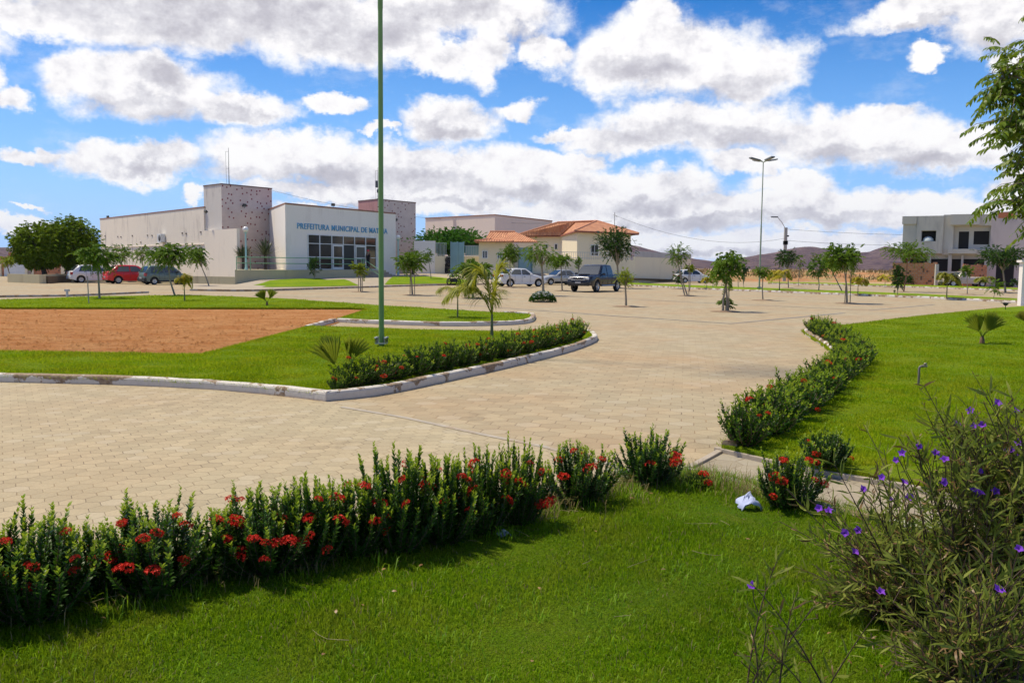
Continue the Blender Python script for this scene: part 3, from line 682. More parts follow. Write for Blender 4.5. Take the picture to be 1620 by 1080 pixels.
def tower(P0, P1, P2, left, seed, z0):
    tw = thing('tower', None, None); tw.parent = HALL
    u = (P1-P0).normalized(); n = Vector((u.y, -u.x, 0)); w = (P1-P0).length; v = (P2-P0)
    dpt = max(v.length, 2.0); vn = v.normalized()
    poly = [P0, P1, P1+vn*dpt, P0+vn*dpt]
    b = MB(); b.prism(poly, z0, ZT-.1, 1, bottom=False); b.m[1] = 0
    o = b.build('shaft', [TILE, left], tw)
    for f in o.data.polygons:
        f.material_index = 0 if f.normal.dot(n) > .9 else 1
    b = MB(); b.prism([p+(p-sum(poly, Vector())/4).normalized()*.04 for p in poly], ZT-.1, ZT); b.build('coping', plain('coping_dark', (.20, .15, .13), .8), tw)
    uvl = o.data.uv_layers.new(name='UVMap')
    for l in o.data.loops: uvl.data[l.index].uv = ((o.data.vertices[l.vertex_index].co-P0).dot(u)+seed*3.7, 0)
    return tw, u, n, w
tw, u1, n1_, w1_ = tower(T0, T1, T2, GRIM, 4, .9)
floodlight(T0+u1*2.1+n1_*.25+Vector((0, 0, 6.5)), (.5, -.6, -.5), tw)
tw2, u2, n2_, w2_ = tower(S0, S1, S2, PINKT, 9, .4)
floodlight(S0+u2*2.4+n2_*.25+Vector((0, 0, 6.2)), (.5, -.6, -.5), tw2)
def mast(p, h, parent, box=False):
    b = MB(); b.tube([p, p+Vector((0, 0, h))], [.04, .015], 6); b.tube([p+Vector((-.22, 0, 0)), p+Vector((-.25, 0, h*.9))], .012, 4)
    for k in (.45, .9): b.tube([p+Vector((-.24, 0, h*k)), p+Vector((0, 0, h*k))], .012, 4)
    b.lathe([(.35, 0), (.3, .08), (.1, .14)], p, 8)
    if box: b.box(p+Vector((0, 0, .9)), (.2, .2, .35)); b.box(p+Vector((-.15, 0, 1.6)), (.22, .15, .7))
    b.build('antenna', plain('antenna_metal', (.12, .13, .13), .5, metal=.4), parent)
mast(T0+u1*1.5+(T2-T0)*.4+Vector((0, 0, ZT)), 3.2, tw); mast(S0+u2*.9+(S2-S0)*.3+Vector((0, 0, ZT)), 3.3, tw2, True)
floodlight(C0+uf*5.9+nf*(-.2)+Vector((0, 0, ZR+.1)), (.7, -.7, -.3), HALL)
floodlight(L1+Vector((.8, .2, ZR+.12)), (-.5, -.8, -.2), HALL)
p = wallpt(333, L1, L0); floodlight(p+ln_*.3+Vector((0, 0, 5.9)), (-.5, -.6, -.6), HALL)
# big window with doors
wa, wb = tcol(487, C0, C1), tcol(594.5, C0, C1)
Z0, Z1 = 1.22, 4.12
win = thing('window_wall', None, None); win.parent = HALL
onwall(C0, C1, wa, wb, Z0, Z1, -.05, .01, 'dark_room_sheet', plain('room_shade', (.03, .032, .03), .6), win)  # dark sheet behind the panes, painted as the unlit room
cols = [487, 505.5, 524.5, 542.5, 560.5, 578, 594.5]; ts = [tcol(c, C0, C1) for c in cols]
zs = [Z0, Z0+1.02, Z0+2.08, Z1-.0]
b = MB()
for t_ in ts: onwall(C0, C1, t_-.045, t_+.045, Z0, Z1, .0, .07, '', None, None, b)
for i, (a_, c_) in enumerate(zip(ts, ts[1:])):
    for j, z_ in enumerate([Z0+.03, Z0+1.05, Z0+2.15, Z1-.03]):
        if i == 3 and j in (0, 1): continue
        onwall(C0, C1, a_+.045, c_-.045, z_-.03, z_+.03, .0, .06, '', None, None, b)
b.build('frame', FRAME, win)
for i, (a_, c_) in enumerate(zip(ts, ts[1:])):
    for j, (za, zb) in enumerate(((Z0+.06, Z0+1.02), (Z0+1.08, Z0+2.12), (Z0+2.18, Z1-.06))):
        if i == 3 and j < 2: continue
        onwall(C0, C1, a_+.045, c_-.045, za, zb, .012, .025, 'pane', GLASS, win)
for i in (2, 4):
    d_ = thing('door', None, None); d_.parent = HALL
    b = MB(); a_, c_ = ts[i]+.07, ts[i+1]-.07
    for (x0, x1, z0, z1) in ((a_, a_+.11, Z0, Z0+2.1), (c_-.11, c_, Z0, Z0+2.1), (a_+.11, c_-.11, Z0, Z0+.22), (a_+.11, c_-.11, Z0+1.98, Z0+2.1), (a_+.11, c_-.11, Z0+.98, Z0+1.06)):
        onwall(C0, C1, x0, x1, z0, z1, .072, .115, '', None, None, b)
    b.build('door_frame', FRAME, d_)
    onwall(C0, C1, a_+.11, c_-.11, Z0+.22, Z0+1.98, .074, .088, 'pane', GLASSW if i == 4 else GLASS, d_)
    onwall(C0, C1, c_-.09, c_-.05, Z0+.85, Z0+1.2, .115, .16, 'handle', plain('metal', (.5, .5, .5), .3, metal=1), d_)
# lettering
txt = bpy.data.curves.new('lettering', 'FONT'); txt.body = 'PREFEITURA MUNICIPAL DE MATINA'; txt.extrude = .02; txt.offset = .006; txt.size = .62; txt.space_character = 1.10
to = bpy.data.objects.new('tmp', txt); COL.objects.link(to); bpy.context.view_layer.update()
me = bpy.data.meshes.new_from_object(to.evaluated_get(bpy.context.evaluated_depsgraph_get())); COL.objects.unlink(to); bpy.data.objects.remove(to)
co_ = np.array([v.co[:] for v in me.vertices]); x0, x1 = co_[:, 0].min(), co_[:, 0].max(); y0, y1 = co_[:, 1].min(), co_[:, 1].max()
ta, tb_ = tcol(470.5, C0, C1), tcol(612.5, C0, C1)
me.materials.clear(); me.materials.append(plain('blue_letters', (.10, .36, .62), .5))
o = link('lettering', me, HALL); sx = (tb_-ta)/(x1-x0); sy = .47/(y1-y0)
for v in me.vertices: v.co = ((v.co.x-x0)*sx, (v.co.y-y0)*sy, v.co.z)
base = C0+uf*ta+nf*.04; M3 = Matrix((uf, Vector((0, 0, 1)), nf)).transposed()
o.matrix_local = Matrix.Translation((base.x, base.y, 4.50)) @ M3.to_4x4()
# terrace, retaining walls, steps, rails
TER = thing('entrance_terrace', 'raised olive terrace wall with steps below the town hall door', 'terrace')
Q1 = G(395, 452); Q2 = C0+uf*(tcol(552, C0, C1))+nf*1.5; Q0 = G(372, 452.5)
b = MB(); b.prism([Q0, Q1, Q2, C0+uf*(tcol(552, C0, C1))+nf*(-.4), C0+uf*.5-nf*2.5, T0+u1*3.2-n1_*.02, Lfin], -.05, 1.2); b.build('retaining_wall', OLIVE, TER)
b = MB(); b.prism([Q2-uf*.2, Q2+uf*3.3, Q2+uf*3.3-nf*1.6, Q2-uf*.2-nf*1.6], .2, 1.196); b.build('landing', OLIVE, TER)
STEP = plain('steps', (.42, .34, .27), .85, var=.3, scale=2)
b = MB()
for k in range(5):
    zt_ = 1.03-.17*k; c_ = Q2+uf*1.75+nf*(.02+.17+.32*k); b.box((c_.x, c_.y, (zt_+.1)/2), (3.0, .34+.0*k, zt_-.1), math.atan2(uf.y, uf.x), 0)
b.build('steps', STEP, TER)
def rail(name, pts, parent, rad=.035, hs=(.95, .55, .15), posts=True):
    b = MB()
    for h in hs: b.tube([p+Vector((0, 0, h)) for p in pts], rad, 6)
    for p in pts: b.tube([p, p+Vector((0, 0, hs[0]))], rad, 6)
    return b.build(name, GREENR, parent)
e = Vector((0, 0, 1.2)); qa = Q0+Vector((.1, .1, 0)); 
rail('railing', [qa+e, Q1+e+(C0-Q1)*.03, Q1+(Q2-Q1)*.5+e, Q2+e-nf*.08], TER, hs=(.95, .5))
rail('hand_rail', [Q2+uf*.15+e, Q2+uf*.15+nf*1.75+Vector((0, 0, .25))], TER, hs=(.95, .5))
LOW = thing('low_wall', 'long low olive wall along the parking bay beside the town hall', 'wall')
lw = gp([(12, 446.5), (68, 448.6)]); lw2 = gp([(68, 448.6), (110, 446), (165, 444.5), (298, 450.5), (372, 452.5)])
b = MB(); 
for a_, c_ in zip([lw[0]]+lw2, lw2): wallprism(b, a_, c_, .25, -.05, .68)
b.build('wall', OLIVE, LOW)
b = MB(); b.prism([lw[0]+Vector((.3, .3, 0)), lw[1]+Vector((.3, .3, 0)), lw2[1]+Vector((0, .4, 0)), lw2[2]+Vector((0, .4, 0)), lw2[2]+Vector((2, 12, 0)), lw[0]+Vector((-2, 12, 0))], -.05, .55); b.build('soil_bed', plain('bed_soil', (.14, .10, .06), .95), LOW)
# yard wall right of the second tower, and the gates
YW = thing('yard_wall', 'white yard wall next to the right dotted tower, railings on its end', 'wall')
A_ = D(655, 433, 86); B_ = D(688, 435, 85.5)
b = MB(); wallprism(b, A_, B_, .2, .3, 4.0); b.build('wall', WHITE2, YW)
B2 = D(716, 434, 86.5); b = MB(); wallprism(b, B_, B2, .18, .3, 2.55); b.build('low_wall', CREAM, YW)
b = MB()
for k in range(9): 
    p = V2(B_).lerp(V2(B2), k/8*.62); b.box((p.x, p.y+.1, 3.2), (.05, .05, 1.3))
p = V2(B_).lerp(V2(B2), .31); 
for z_ in (2.7, 3.8): b.box((p.x, p.y+.1, z_), ((B2-B_).length*.62, .05, .05))
b.build('railings', plain('rail_grey', (.45, .50, .50), .5), YW)
GT = thing('iron_gate', 'dark scrolled iron gate leaf between yard wall and blue gate', 'gate')
A_ = D(699, 434, 86.2); B_ = D(712, 434, 86.2)
b = MB(); r_ = random.Random(2)
for k in range(13): b.box((A_.x+(B_.x-A_.x)*k/12, 86.1, 1.55), (.05, .04, 1.8+.25*math.sin(k*1.9)))
for z_ in (.75, 1.2, 1.6, 2.1): b.box(((A_.x+B_.x)/2, 86.1, z_), (B_.x-A_.x, .05, .12))
for k in range(16): b.lathe([(.05, -.02), (.13, -.02), (.13, .02), (.05, .02)], (r_.uniform(A_.x, B_.x), 86.07, r_.uniform(.8, 2.4)), 8, M=Matrix.Rotation(R(90), 3, 'X'))
b.build('leaf', plain('black_iron', (.015, .013, .016), .6), GT)
BG = thing('blue_gate', 'tall blue metal gate left of the small guardhouse', 'gate')
A_ = D(713.5, 434, 86); B_ = D(733.5, 434, 85.6); 
b = MB(); wallprism(b, A_, B_, .08, .9, 3.9); b.build('leaf', TEAL, BG)
b = MB(); 
for k in (0, .5, 1): p = V2(A_).lerp(V2(B_), k)-Vector((0, .05, 0)); b.box((p.x, p.y, 2.4), (.12, .12, 3.1))
b.build('post', TEAL, BG)
# boundary wall with rails, running right and away
BW = thing('boundary_wall', 'cream boundary wall topped by pale railings, behind the parked cars', 'wall')
W0 = D(734, 434, 85.8); W1_ = D(820, 434, 88.0); W2_ = D(842, 434, 89.0); W3 = D(1004, 434, 93); W4 = D(1093, 434, 113)
b = MB()
for a_, c_, z_ in ((W0, W1_, 2.55), (W2_, W3, 2.4), (W3, W4, 2.75)): wallprism(b, a_, c_, .18, -.1, z_)
b.build('wall', CREAM, BW)
b = MB(); RG = plain('rail_pale', (.50, .54, .53), .5)
for a_, c_, z0, z1, st in ((W0, D(772, 434, 85.2), 2.55, 3.6, .22), (W2_, W3, 2.4, 3.15, .25)):
    n_ = int((V2(c_)-V2(a_)).length/st)
    for k in range(n_+1): p = V2(a_).lerp(V2(c_), k/n_); b.box((p.x, p.y+.09, (z0+z1)/2), (.035, .035, z1-z0))
    for z_ in (z0+.12, z1-.05): wallprism(b, V2(a_)+Vector((0, .07, 0)), V2(c_)+Vector((0, .07, 0)), .04, z_, z_+.05)
b.build('railings', RG, BW, normals=False)
b = MB(); wallprism(b, V2(W3)+Vector((.05, .06, 0)), V2(W4)+Vector((0, .06, 0)), .06, 2.76, 3.35); b.build('upper_panel', plain('panel_grey', (.50, .47, .46), .8, var=.2, scale=.5), BW)
b = MB(); wallprism(b, V2(W0)+Vector((.1, .05, 0)), V2(W0)+Vector((4.4, -.15, 0)), .04, 2.62, 3.55); b.build('blue_panel', TEAL, BW)
PG = thing('blue_yard_door', 'blue metal vehicle door right of the guardhouse behind white sedan', 'gate')
b = MB(); wallprism(b, V2(W1_)+Vector((.02, 0, 0)), V2(W2_)-Vector((.02, 0, 0)), .08, .9, 3.5); b.build('leaf', TEAL, PG)
b = MB()
for k in (.02, .98): p = V2(W1_).lerp(V2(W2_), k); b.box((p.x, p.y-.03, 2.25), (.1, .14, 2.7))
b.build('post', TEAL, PG)
BK = thing('sloping_wall', 'low olive wall with green rail beside the far white hatchback', 'wall')
a_, c_ = D(985, 440, 99), D(1078, 444.5, 108)
b = MB(); wallprism(b, a_, c_, .2, -.1, .95); b.build('wall', OLIVE, BK)
b = MB(); n_ = 6
pts = [V2(a_).lerp(V2(c_), k/n_)+Vector((0, .1, .9)) for k in range(n_+1)]
for h in (.9, .5): b.tube([p+Vector((0, 0, h)) for p in pts], .03, 5)
for p in pts: b.tube([p, p+Vector((0, 0, .9))], .03, 5)
b.build('railing', GREENR, BK)
# shed behind
SH = thing('warehouse', 'plain pinkish white shed with brown coping behind the tiled house', 'building')
a_, c_, d_ = G(783, 339.5, 8.6), G(673, 345, 8.6), G(873.5, 349.3, 8.6)
b = MB(); b.prism([c_, a_, d_, d_+Vector((-8, 30, 0)), c_+Vector((8, 30, 0))], 0, 8.5, bottom=False); b.build('wall', PINKW, SH)
cc = (a_+c_+d_)/3+Vector((0, 12, 0)); b = MB(); b.prism([p+(p-cc).normalized()*.08 for p in (c_, a_, d_, d_+Vector((-8, 30, 0)), c_+Vector((8, 30, 0)))], 8.5, 8.64); b.build('coping', COPING, SH)
p = wallpt(718.6, c_, a_); b = MB(); b.box((p.x, p.y-.05, 4.3), (.35, .2, 8.3)); b.build('pilaster', PINKW, SH)
# tiled house
def tileroofmat():
    m, t, b = newmat('clay_tiles'); uv = t('ShaderNodeUVMap', uv_map='uv').outputs[0]
    pos = t('ShaderNodeNewGeometry').outputs['Position']
    s = t('ShaderNodeSeparateXYZ', {0: uv})
    wv = t.math('SINE', t.math('MULTIPLY', s.outputs[0], 2*math.pi/.24)); row = t.math('FRACT', t.math('DIVIDE', s.outputs[1], .38))
    n = t.noise(pos, 1.1, 5, .6); wn = t('ShaderNodeTexWhiteNoise', {'Vector': t.vm('SNAP', uv, (.24, .38, 1))}, noise_dimensions='3D').outputs['Value']
    c = t.mix(wn, (.50, .20, .095), (.68, .32, .16)); c = t.mix(t.ramp(n, [(.4, 0.), (.75, .6)]), c, (.42, .17, .09))
    c = t.mix(t.ramp(wv, [(0.0, .0), (.35, 0.)]), c, c)
    setc(t, b, c); b.inputs['Roughness'].default_value = .85
    bump(t, b, t.math('ADD', wv, t.math('MULTIPLY', row, .8)), 1, .05); return m
CLAY = tileroofmat(); RIDGE = plain('ridge_tiles', (.56, .24, .13), .85, var=.3, scale=5)
def roofface(pts, parent, name='roof_slope'):
    """one tiled roof slope; pts[0]-pts[1] is its eave"""
    b = MB(); n = (pts[1]-pts[0]).cross(pts[2]-pts[0]).normalized(); n = n if n.z > 0 else -n
    b.add([p for p in pts]+[p-n*.12 for p in pts], [tuple(range(len(pts))), tuple(reversed(range(len(pts), 2*len(pts))))]+[(i, (i+1) % len(pts), len(pts)+(i+1) % len(pts), len(pts)+i) for i in range(len(pts))])
    o = b.build(name, CLAY, parent); me = o.data; uvl = me.uv_layers.new(name='uv')
    e = (pts[1]-pts[0]).normalized(); f = n.cross(e)
    for l in me.loops: p = me.vertices[l.vertex_index].co; uvl.data[l.index].uv = ((p-pts[0]).dot(e), (p-pts[0]).dot(f))
    return o
def ridge(pts, parent):
    b = MB(); b.tube(pts, .11, 6); b.build('ridge', RIDGE, parent)
HS = thing('tiled_house', 'cream house with broad orange hipped tile roof', 'building')
ZE = 5.4
E1, E2, E3, E4 = G(812, 373, ZE), G(887, 372, ZE), G(909.8, 364.5, ZE), G(1010.6, 369, ZE)
RA, RB = D(883, 351.5, 107), D(944, 352, 103)
E5 = Vector((E4.x-3, E4.y+12, ZE)); E6 = Vector((E1.x+1, E1.y+9, ZE))
Zr = max(RA.z, RB.z); RA.z = RB.z = Zr
E23 = (E2+E3)/2
roofface([E1, E2, RB.lerp(RA, .55), RA], HS); roofface([E2, E3, RB, RB.lerp(RA, .55)], HS)
roofface([E3, E4, RB], HS); roofface([E4, E5, RB], HS); roofface([E5, E6, RA, RB], HS); roofface([E6, E1, RA], HS)
ridge([RA, RB], HS); ridge([RB, E3], HS) ; ridge([RB, E4], HS); ridge([RA, E1], HS)
cen = (E1+E3+E4+E5+E6)/5
w_ = [p+(cen-p).normalized()*1.0 for p in (E1, E2, E3, E4, E5, E6)]
w_ = [Vector((E1.x+.6, E1.y+.8, 0)), Vector((E2.x+.1, E2.y+.8, 0)), Vector((E3.x+.3, E3.y+.9, 0)), Vector((E4.x-.8, E4.y+.5, 0)), Vector((E5.x-.8, E5.y-.6, 0)), Vector((E6.x+.6, E6.y-.6, 0))]
b = MB(); b.prism(w_, .3, ZE-.1, bottom=False); b.build('wall', CREAM, HS)
b = MB(); ep = [E1, E2, E3, E4, E5, E6]
for a_, c_ in zip(ep, ep[1:]+ep[:1]): b.tube([a_-Vector((0, 0, .12)), c_-Vector((0, 0, .12))], .07, 4)
b.build('fascia', plain('fascia', (.34, .10, .06), .7), HS)
def window(A, B, px0, px1, py0, py1, parent, dp, frame=FRAME, glass=GLASS, bars=1, name='window', d=.06):
    t0, t1 = tcol(px0, A, B), tcol(px1, A, B); pc = wallpt((px0+px1)/2, A, B); yy = pc.y
    z1 = D((px0+px1)/2, py0, yy).z; z0 = D((px0+px1)/2, py1, yy).z
    o = onwall(A, B, t0, t1, z0, z1, .0, .015, name, glass, parent)
    b = MB()
    for (x0, x1, za, zb) in ((t0, t0+.07, z0, z1), (t1-.07, t1, z0, z1), (t0+.07, t1-.07, z0, z0+.07), (t0+.07, t1-.07, z1-.07, z1)): onwall(A, B, x0, x1, za, zb, .0, d, '', None, None, b)
    for k in range(bars):
        x = t0+(t1-t0)*(k+1)/(bars+1); onwall(A, B, x-.025, x+.025, z0+.07, z1-.07, .0, d-.01, '', None, None, b)
    b.build('frame', frame, o); return o
window(w_[0], w_[1], 862, 867, 386, 392, HS, 0, bars=0); window(w_[0], w_[1], 877, 882, 385.5, 395, HS, 0, bars=0)
window(w_[2], w_[3], 933.5, 946, 387, 405, HS, 0, bars=1)
floodlight(D(946, 369, w_[2].y+1.2), (.2, -.8, -.4), HS); floodlight(D(880, 374, w_[0].y-1.2), (.2, -.8, -.4), HS)
b = MB(); p = RB+Vector((1.8, -2.3, -.75)); b.tube([p, p+Vector((0, 0, 1.6))], .03, 5); b.tube([p+Vector((0, 0, 1.3)), p+Vector((.3, 0, 1.1))], .02, 4); b.build('aerial', plain('black_metal', (0, 0, 0)), HS)
GH = thing('guardhouse', 'small cream guardhouse with orange tile canopy beside blue gate', 'building')
g0, g1 = D(757.5, 415, 83.2), D(813, 415, 83.2)
b = MB(); b.prism([V2(g0), V2(g1), V2(g1)+Vector((0, 4, 0)), V2(g0)+Vector((0, 4, 0))], .5, 3.95, bottom=False); b.build('wall', CREAM, GH)
ze = D(780, 386, 82.6).z
a1, a2, a3 = D(751, 386, 82.4), D(812, 386.5, 82.4), D(778, 378.5, 85.2)
a1.z = a2.z = 3.95
a4, a5 = Vector((a2.x, 87.6, 3.95)), Vector((a1.x, 87.6, 3.95))
for q in ([a1, a2, a3], [a2, a4, a3], [a4, a5, a3], [a5, a1, a3]): roofface(q, GH)
ridge([a1, a3], GH); ridge([a2, a3], GH)
c1, c2 = D(765, 384, 88), D(852, 385.5, 86.5); c3, c4_ = D(815, 371.5, 91), D(775, 371, 91); c1.z = c2.z = 4.05; c3.z = c4_.z = 5.15
roofface([c1, c2, c3, c4_], GH, 'canopy_slope'); ridge([c4_, c3], GH)
window(V2(g0), V2(g1), 762.5, 771.5, 396, 409, GH, 0, bars=1); window(V2(g0), V2(g1), 786.5, 794.5, 399, 409.5, GH, 0, bars=1)
# concrete house going up on the right
CH = thing('unfinished_house', 'grey two storey unfinished concrete house with dark empty openings', 'building')
h0 = G(1429.6, 341, 7.45); h1 = G(1569, 338.6, 7.45); h0.z = h1.z = 0
dh = (h1-h0).normalized(); nh = Vector((dh.y, -dh.x, 0)); Wd = (h1-h0).length
def hx(zx): return tcol(1280+zx/4.765, h0, h1)
def hz(zy, px=1480): 
    return D(px, 300+zy/4.765, wallpt(px, h0, h1).y).z
b = MB()
b.prism([h0-nh*.6, h1-nh*.6, h1-nh*11, h0-nh*11], -.05, 7.3, bottom=False)                       # recessed body
b.build('body', CONC, CH)
b = MB()
# front wall pieces around real openings, 0.6 m thick shell
zf = hz(480); zf2 = hz(490)
def piece(x0, x1, ya, yb, front=0.0, back=-.6): onwall(h0, h1, x0, x1, hz(yb), hz(ya), back, front, '', None, None, b)
o1, o2, oy1, oy2 = hx(836), hx(944), 310, 388
piece(0, o1, 197, 482); piece(o2, hx(995), 197, 482); piece(o1+.0, o2, 197, oy1); piece(o1, o2, oy2, 482)
xm = hx(995)
piece(xm, Wd, 190, 275, -.1); piece(xm, hx(1075), 275, 450, -.1); piece(hx(1363), Wd, 275, 480, -.1); piece(xm, Wd, 450, 492, -.12)
b.build('front_wall', CONC, CH)
b = MB(); piece(hx(1048), hx(1268), 190, 268, .45, -.1); b.build('projecting_slab', CONC, CH)
b = MB(); piece(hx(1040), hx(1256), 447, 482, .45, -.12); b.build('balcony_slab', CONC, CH)
b = MB(); piece(0-.1, hx(795), 197, 258, .18, 0.0); b.build('projecting_slab', CONC, CH)
onwall(h0, h1, hx(798), hx(834), hz(482), hz(197), .0, .12, 'pilaster', CONC, CH); onwall(h0, h1, hx(946), hx(998), hz(482), hz(197), .0, .12, 'pilaster', CONC, CH)
onwall(h0, h1, hx(834), hx(946), hz(308), hz(197), .0, .12, 'lintel', CONC, CH); onwall(h0, h1, hx(834), hx(946), hz(482), hz(390), .0, .12, 'sill', CONC, CH)
for (x0, x1, ya, yb, nm) in ((836, 944, 310, 388, 'window_dark_sheet'), (1115, 1192, 316, 447, 'door_dark_sheet'), (1228, 1345, 314, 413, 'window_dark_sheet')):
    onwall(h0, h1, hx(x0), hx(x1), hz(yb), hz(ya), -.64, -.59, nm, DARK, CH)  # near-black sheets at the back of each recess paint the interior shade
b = MB(); b.lathe([(.55, 0), (.5, .25), (.3, .45), (0, .52)], h0+dh*((o1+o2)/2-.05)-nh*.3+Vector((0, 0, hz(388))), 12); b.build('tarpaulin', plain('tarp', (.45, .52, .55), .6), CH)
# ground floor: posts, and one near-black sheet painting the shade of the bays
b = MB()
for x0, x1 in ((740, 752), (888, 915), (1044, 1072), (1143, 1160), (1318, 1345), (1345, 1378)): onwall(h0, h1, hx(x0), hx(x1), 0, hz(492), -.5, -.02, '', None, None, b)
b.build('ground_floor_posts', CONC, CH)
onwall(h0, h1, .05, Wd-.05, 0, hz(522), -.595, -.56, 'ground_floor_dark_sheet', DARK, CH)
b = MB(); s1 = h1+dh*9.5+Vector((0, -.4, 0))
zs1 = 7.35
vs = [h1, s1, s1-nh*10, h1-nh*10]
lo = [(p.x, p.y, 0) for p in vs]; hi = [(h1.x, h1.y, 7.45), (s1.x, s1.y, 4.6), (s1.x-nh.x*10, s1.y-nh.y*10, 4.6), (h1.x-nh.x*10, h1.y-nh.y*10, 7.45)]
m_ = h1.lerp(s1, .32)
lo = [(h1.x, h1.y, 0), (m_.x, m_.y, 0), (s1.x, s1.y, 0), (s1.x-nh.x*10, s1.y-nh.y*10, 0), (m_.x-nh.x*10, m_.y-nh.y*10, 0), (h1.x-nh.x*10, h1.y-nh.y*10, 0)]
hh_ = [7.6, 7.75, 4.9, 4.9, 7.75, 7.6]; hi = [(p[0], p[1], z) for p, z in zip(lo, hh_)]
b.add(lo+hi, [(0,1,7,6),(1,2,8,7),(2,3,9,8),(3,4,10,9),(4,5,11,10),(5,0,6,11),(6,7,10,11),(7,8,9,10)]); b.build('side_wing', CONC2, CH)
sA, sB = h1, s1
t0, t1 = tcol(1280+1410/4.765, sA, sB), tcol(1280+1545/4.765, sA, sB)
onwall(sA, sB, t0, t1, 0, 2.7, .0, .03, 'garage_dark_sheet', DARK, CH); onwall(sA, sB, t0-.3, t1+.3, 2.72, 2.95, .0, .7, 'awning', CONC2, CH)  # garage is a near-black sheet on the wall, its inner shade painted
onwall(sA, sB, .6, 2.1, 7.02, 7.58, .0, .03, 'bare_brick_patch', plain('brick_patch', (.50, .17, .08), .9), CH)
def brickmat(name, c1=(.60, .22, .085), c2=(.46, .15, .06), sc=1.0):
    m, t, b = newmat(name); pos = t('ShaderNodeNewGeometry').outputs['Position']
    s = t('ShaderNodeSeparateXYZ', {0: pos}); v = t('ShaderNodeCombineXYZ', {0: s.outputs[0], 1: s.outputs[2], 2: 0.0}).outputs[0]
    br = t('ShaderNodeTexBrick', {'Vector': v, 'Color1': c4(c1), 'Color2': c4(c2), 'Mortar': (.33, .26, .21, 1), 'Scale': sc, 'Mortar Size': .018, 'Brick Width': .32, 'Row Height': .2})
    c = t.mix(t.ramp(t.noise(pos, 1.5, 5, .7), [(.5, 0.), (.75, .55)]), br.outputs[0], (.45, .30, .21))
    hole = t.math('GREATER_THAN', t('ShaderNodeTexWhiteNoise', {'Vector': t.vm('SNAP', v, (.16, .2, 1))}, noise_dimensions='3D').outputs['Value'], .93)
    c = t.mix(t.math('MULTIPLY', hole, .75), c, (.06, .03, .02))
    setc(t, b, c); b.inputs['Roughness'].default_value = .9; bump(t, b, br.outputs[1], -.5, .02); return m
BRK = brickmat('hollow_brick')
BK1 = thing('brick_wall', 'unplastered orange brick wall left of the pale pickup, leafy palm in front', 'wall')
yb_ = h0.y-4.5
def dpt(px, y): k = ray(px, 425); k = k.x/k.y; return Vector((k*y, y, 0))
def raggedwall(parent, A, B, z, seed, steps=10):
    b = MB(); r = random.Random(seed)
    for k in range(steps):
        a_, c_ = A.lerp(B, k/steps), A.lerp(B, (k+1)/steps); wallprism(b, a_, c_, .15, -.05, z+r.choice((0, 0, .0, -.2, .1)))
    b.build('wall', BRK, parent)
raggedwall(BK1, dpt(1412, yb_+2), dpt(1482.5, yb_), 2.35, 2)
b = MB(); p = dpt(1482, yb_-.1); b.box((p.x, p.y, 1.1), (.3, .25, 2.3)); b.build('column', CONC, BK1)
BK2 = thing('brick_wall', 'unplastered orange brick wall behind the pale pickup bed', 'wall')
raggedwall(BK2, dpt(1524, yb_), dpt(1561.5, yb_), 2.2, 5, 5)
b = MB(); a_, c_ = dpt(1484, yb_), dpt(1524, yb_); wallprism(b, a_, c_, .15, 1.35, 1.52); b.build('lintel', CONC, BK2)
# brick houses seen under the two big trees at left
BL = thing('brick_house', 'low raw brick house with white garage door behind the round trees', 'building')
yl = 100
a_, c_ = dpt(-60, yl), dpt(128, yl)
b = MB(); wallprism(b, a_, c_, 6, 0, 2.2); b.build('wall', BRK, BL)
def lbox(px0, px1, z0, z1, m, nm, pr=.08): a1, c1 = dpt(px0, yl), dpt(px1, yl); onwall(a_, c_, (a1-a_).length, (c1-a_).length, z0, z1, 0, pr, nm, m, BL)
lbox(7, 40, 0, 1.55, FRAME, 'garage_door', .1); lbox(40, 44, 0, 2.5, CREAM, 'pillar', .12); lbox(-60, 3, 0, 1.7, CREAM, 'front_wall', .15); lbox(50.5, 53.5, 0, 2.0, CREAM, 'pillar', .12); lbox(97.5, 104, 0, 2.7, CREAM, 'pillar', .2)
lbox(44.2, 50.3, 0, 1.7, plain('meter_box', (.38, .30, .25), .8), 'doorway', .05)
b = MB(); wallprism(b, dpt(14, yl+1), dpt(41, yl+1), 4, 2.2, 2.7); b.build('roof', plain('house_roof', (.50, .20, .10), .9), BL)
lbox(14, 41, 1.62, 1.75, STRIP, 'lintel', .14)
# white pillar at the right edge
PL = thing('white_wall', 'white gable end wall at the right edge beside the lawn', 'wall')
b = MB(); q = G(1614, 483.5); b.box((q.x+3.02, q.y+.15, 1.0), (6, .3, 2.1)); b.build('wall', WHITE2, PL)
b = MB(); b.box((q.x+3.0, q.y+.15, 2.1), (6.15, .45, .1)); b.build('coping', WHITE2, PL)
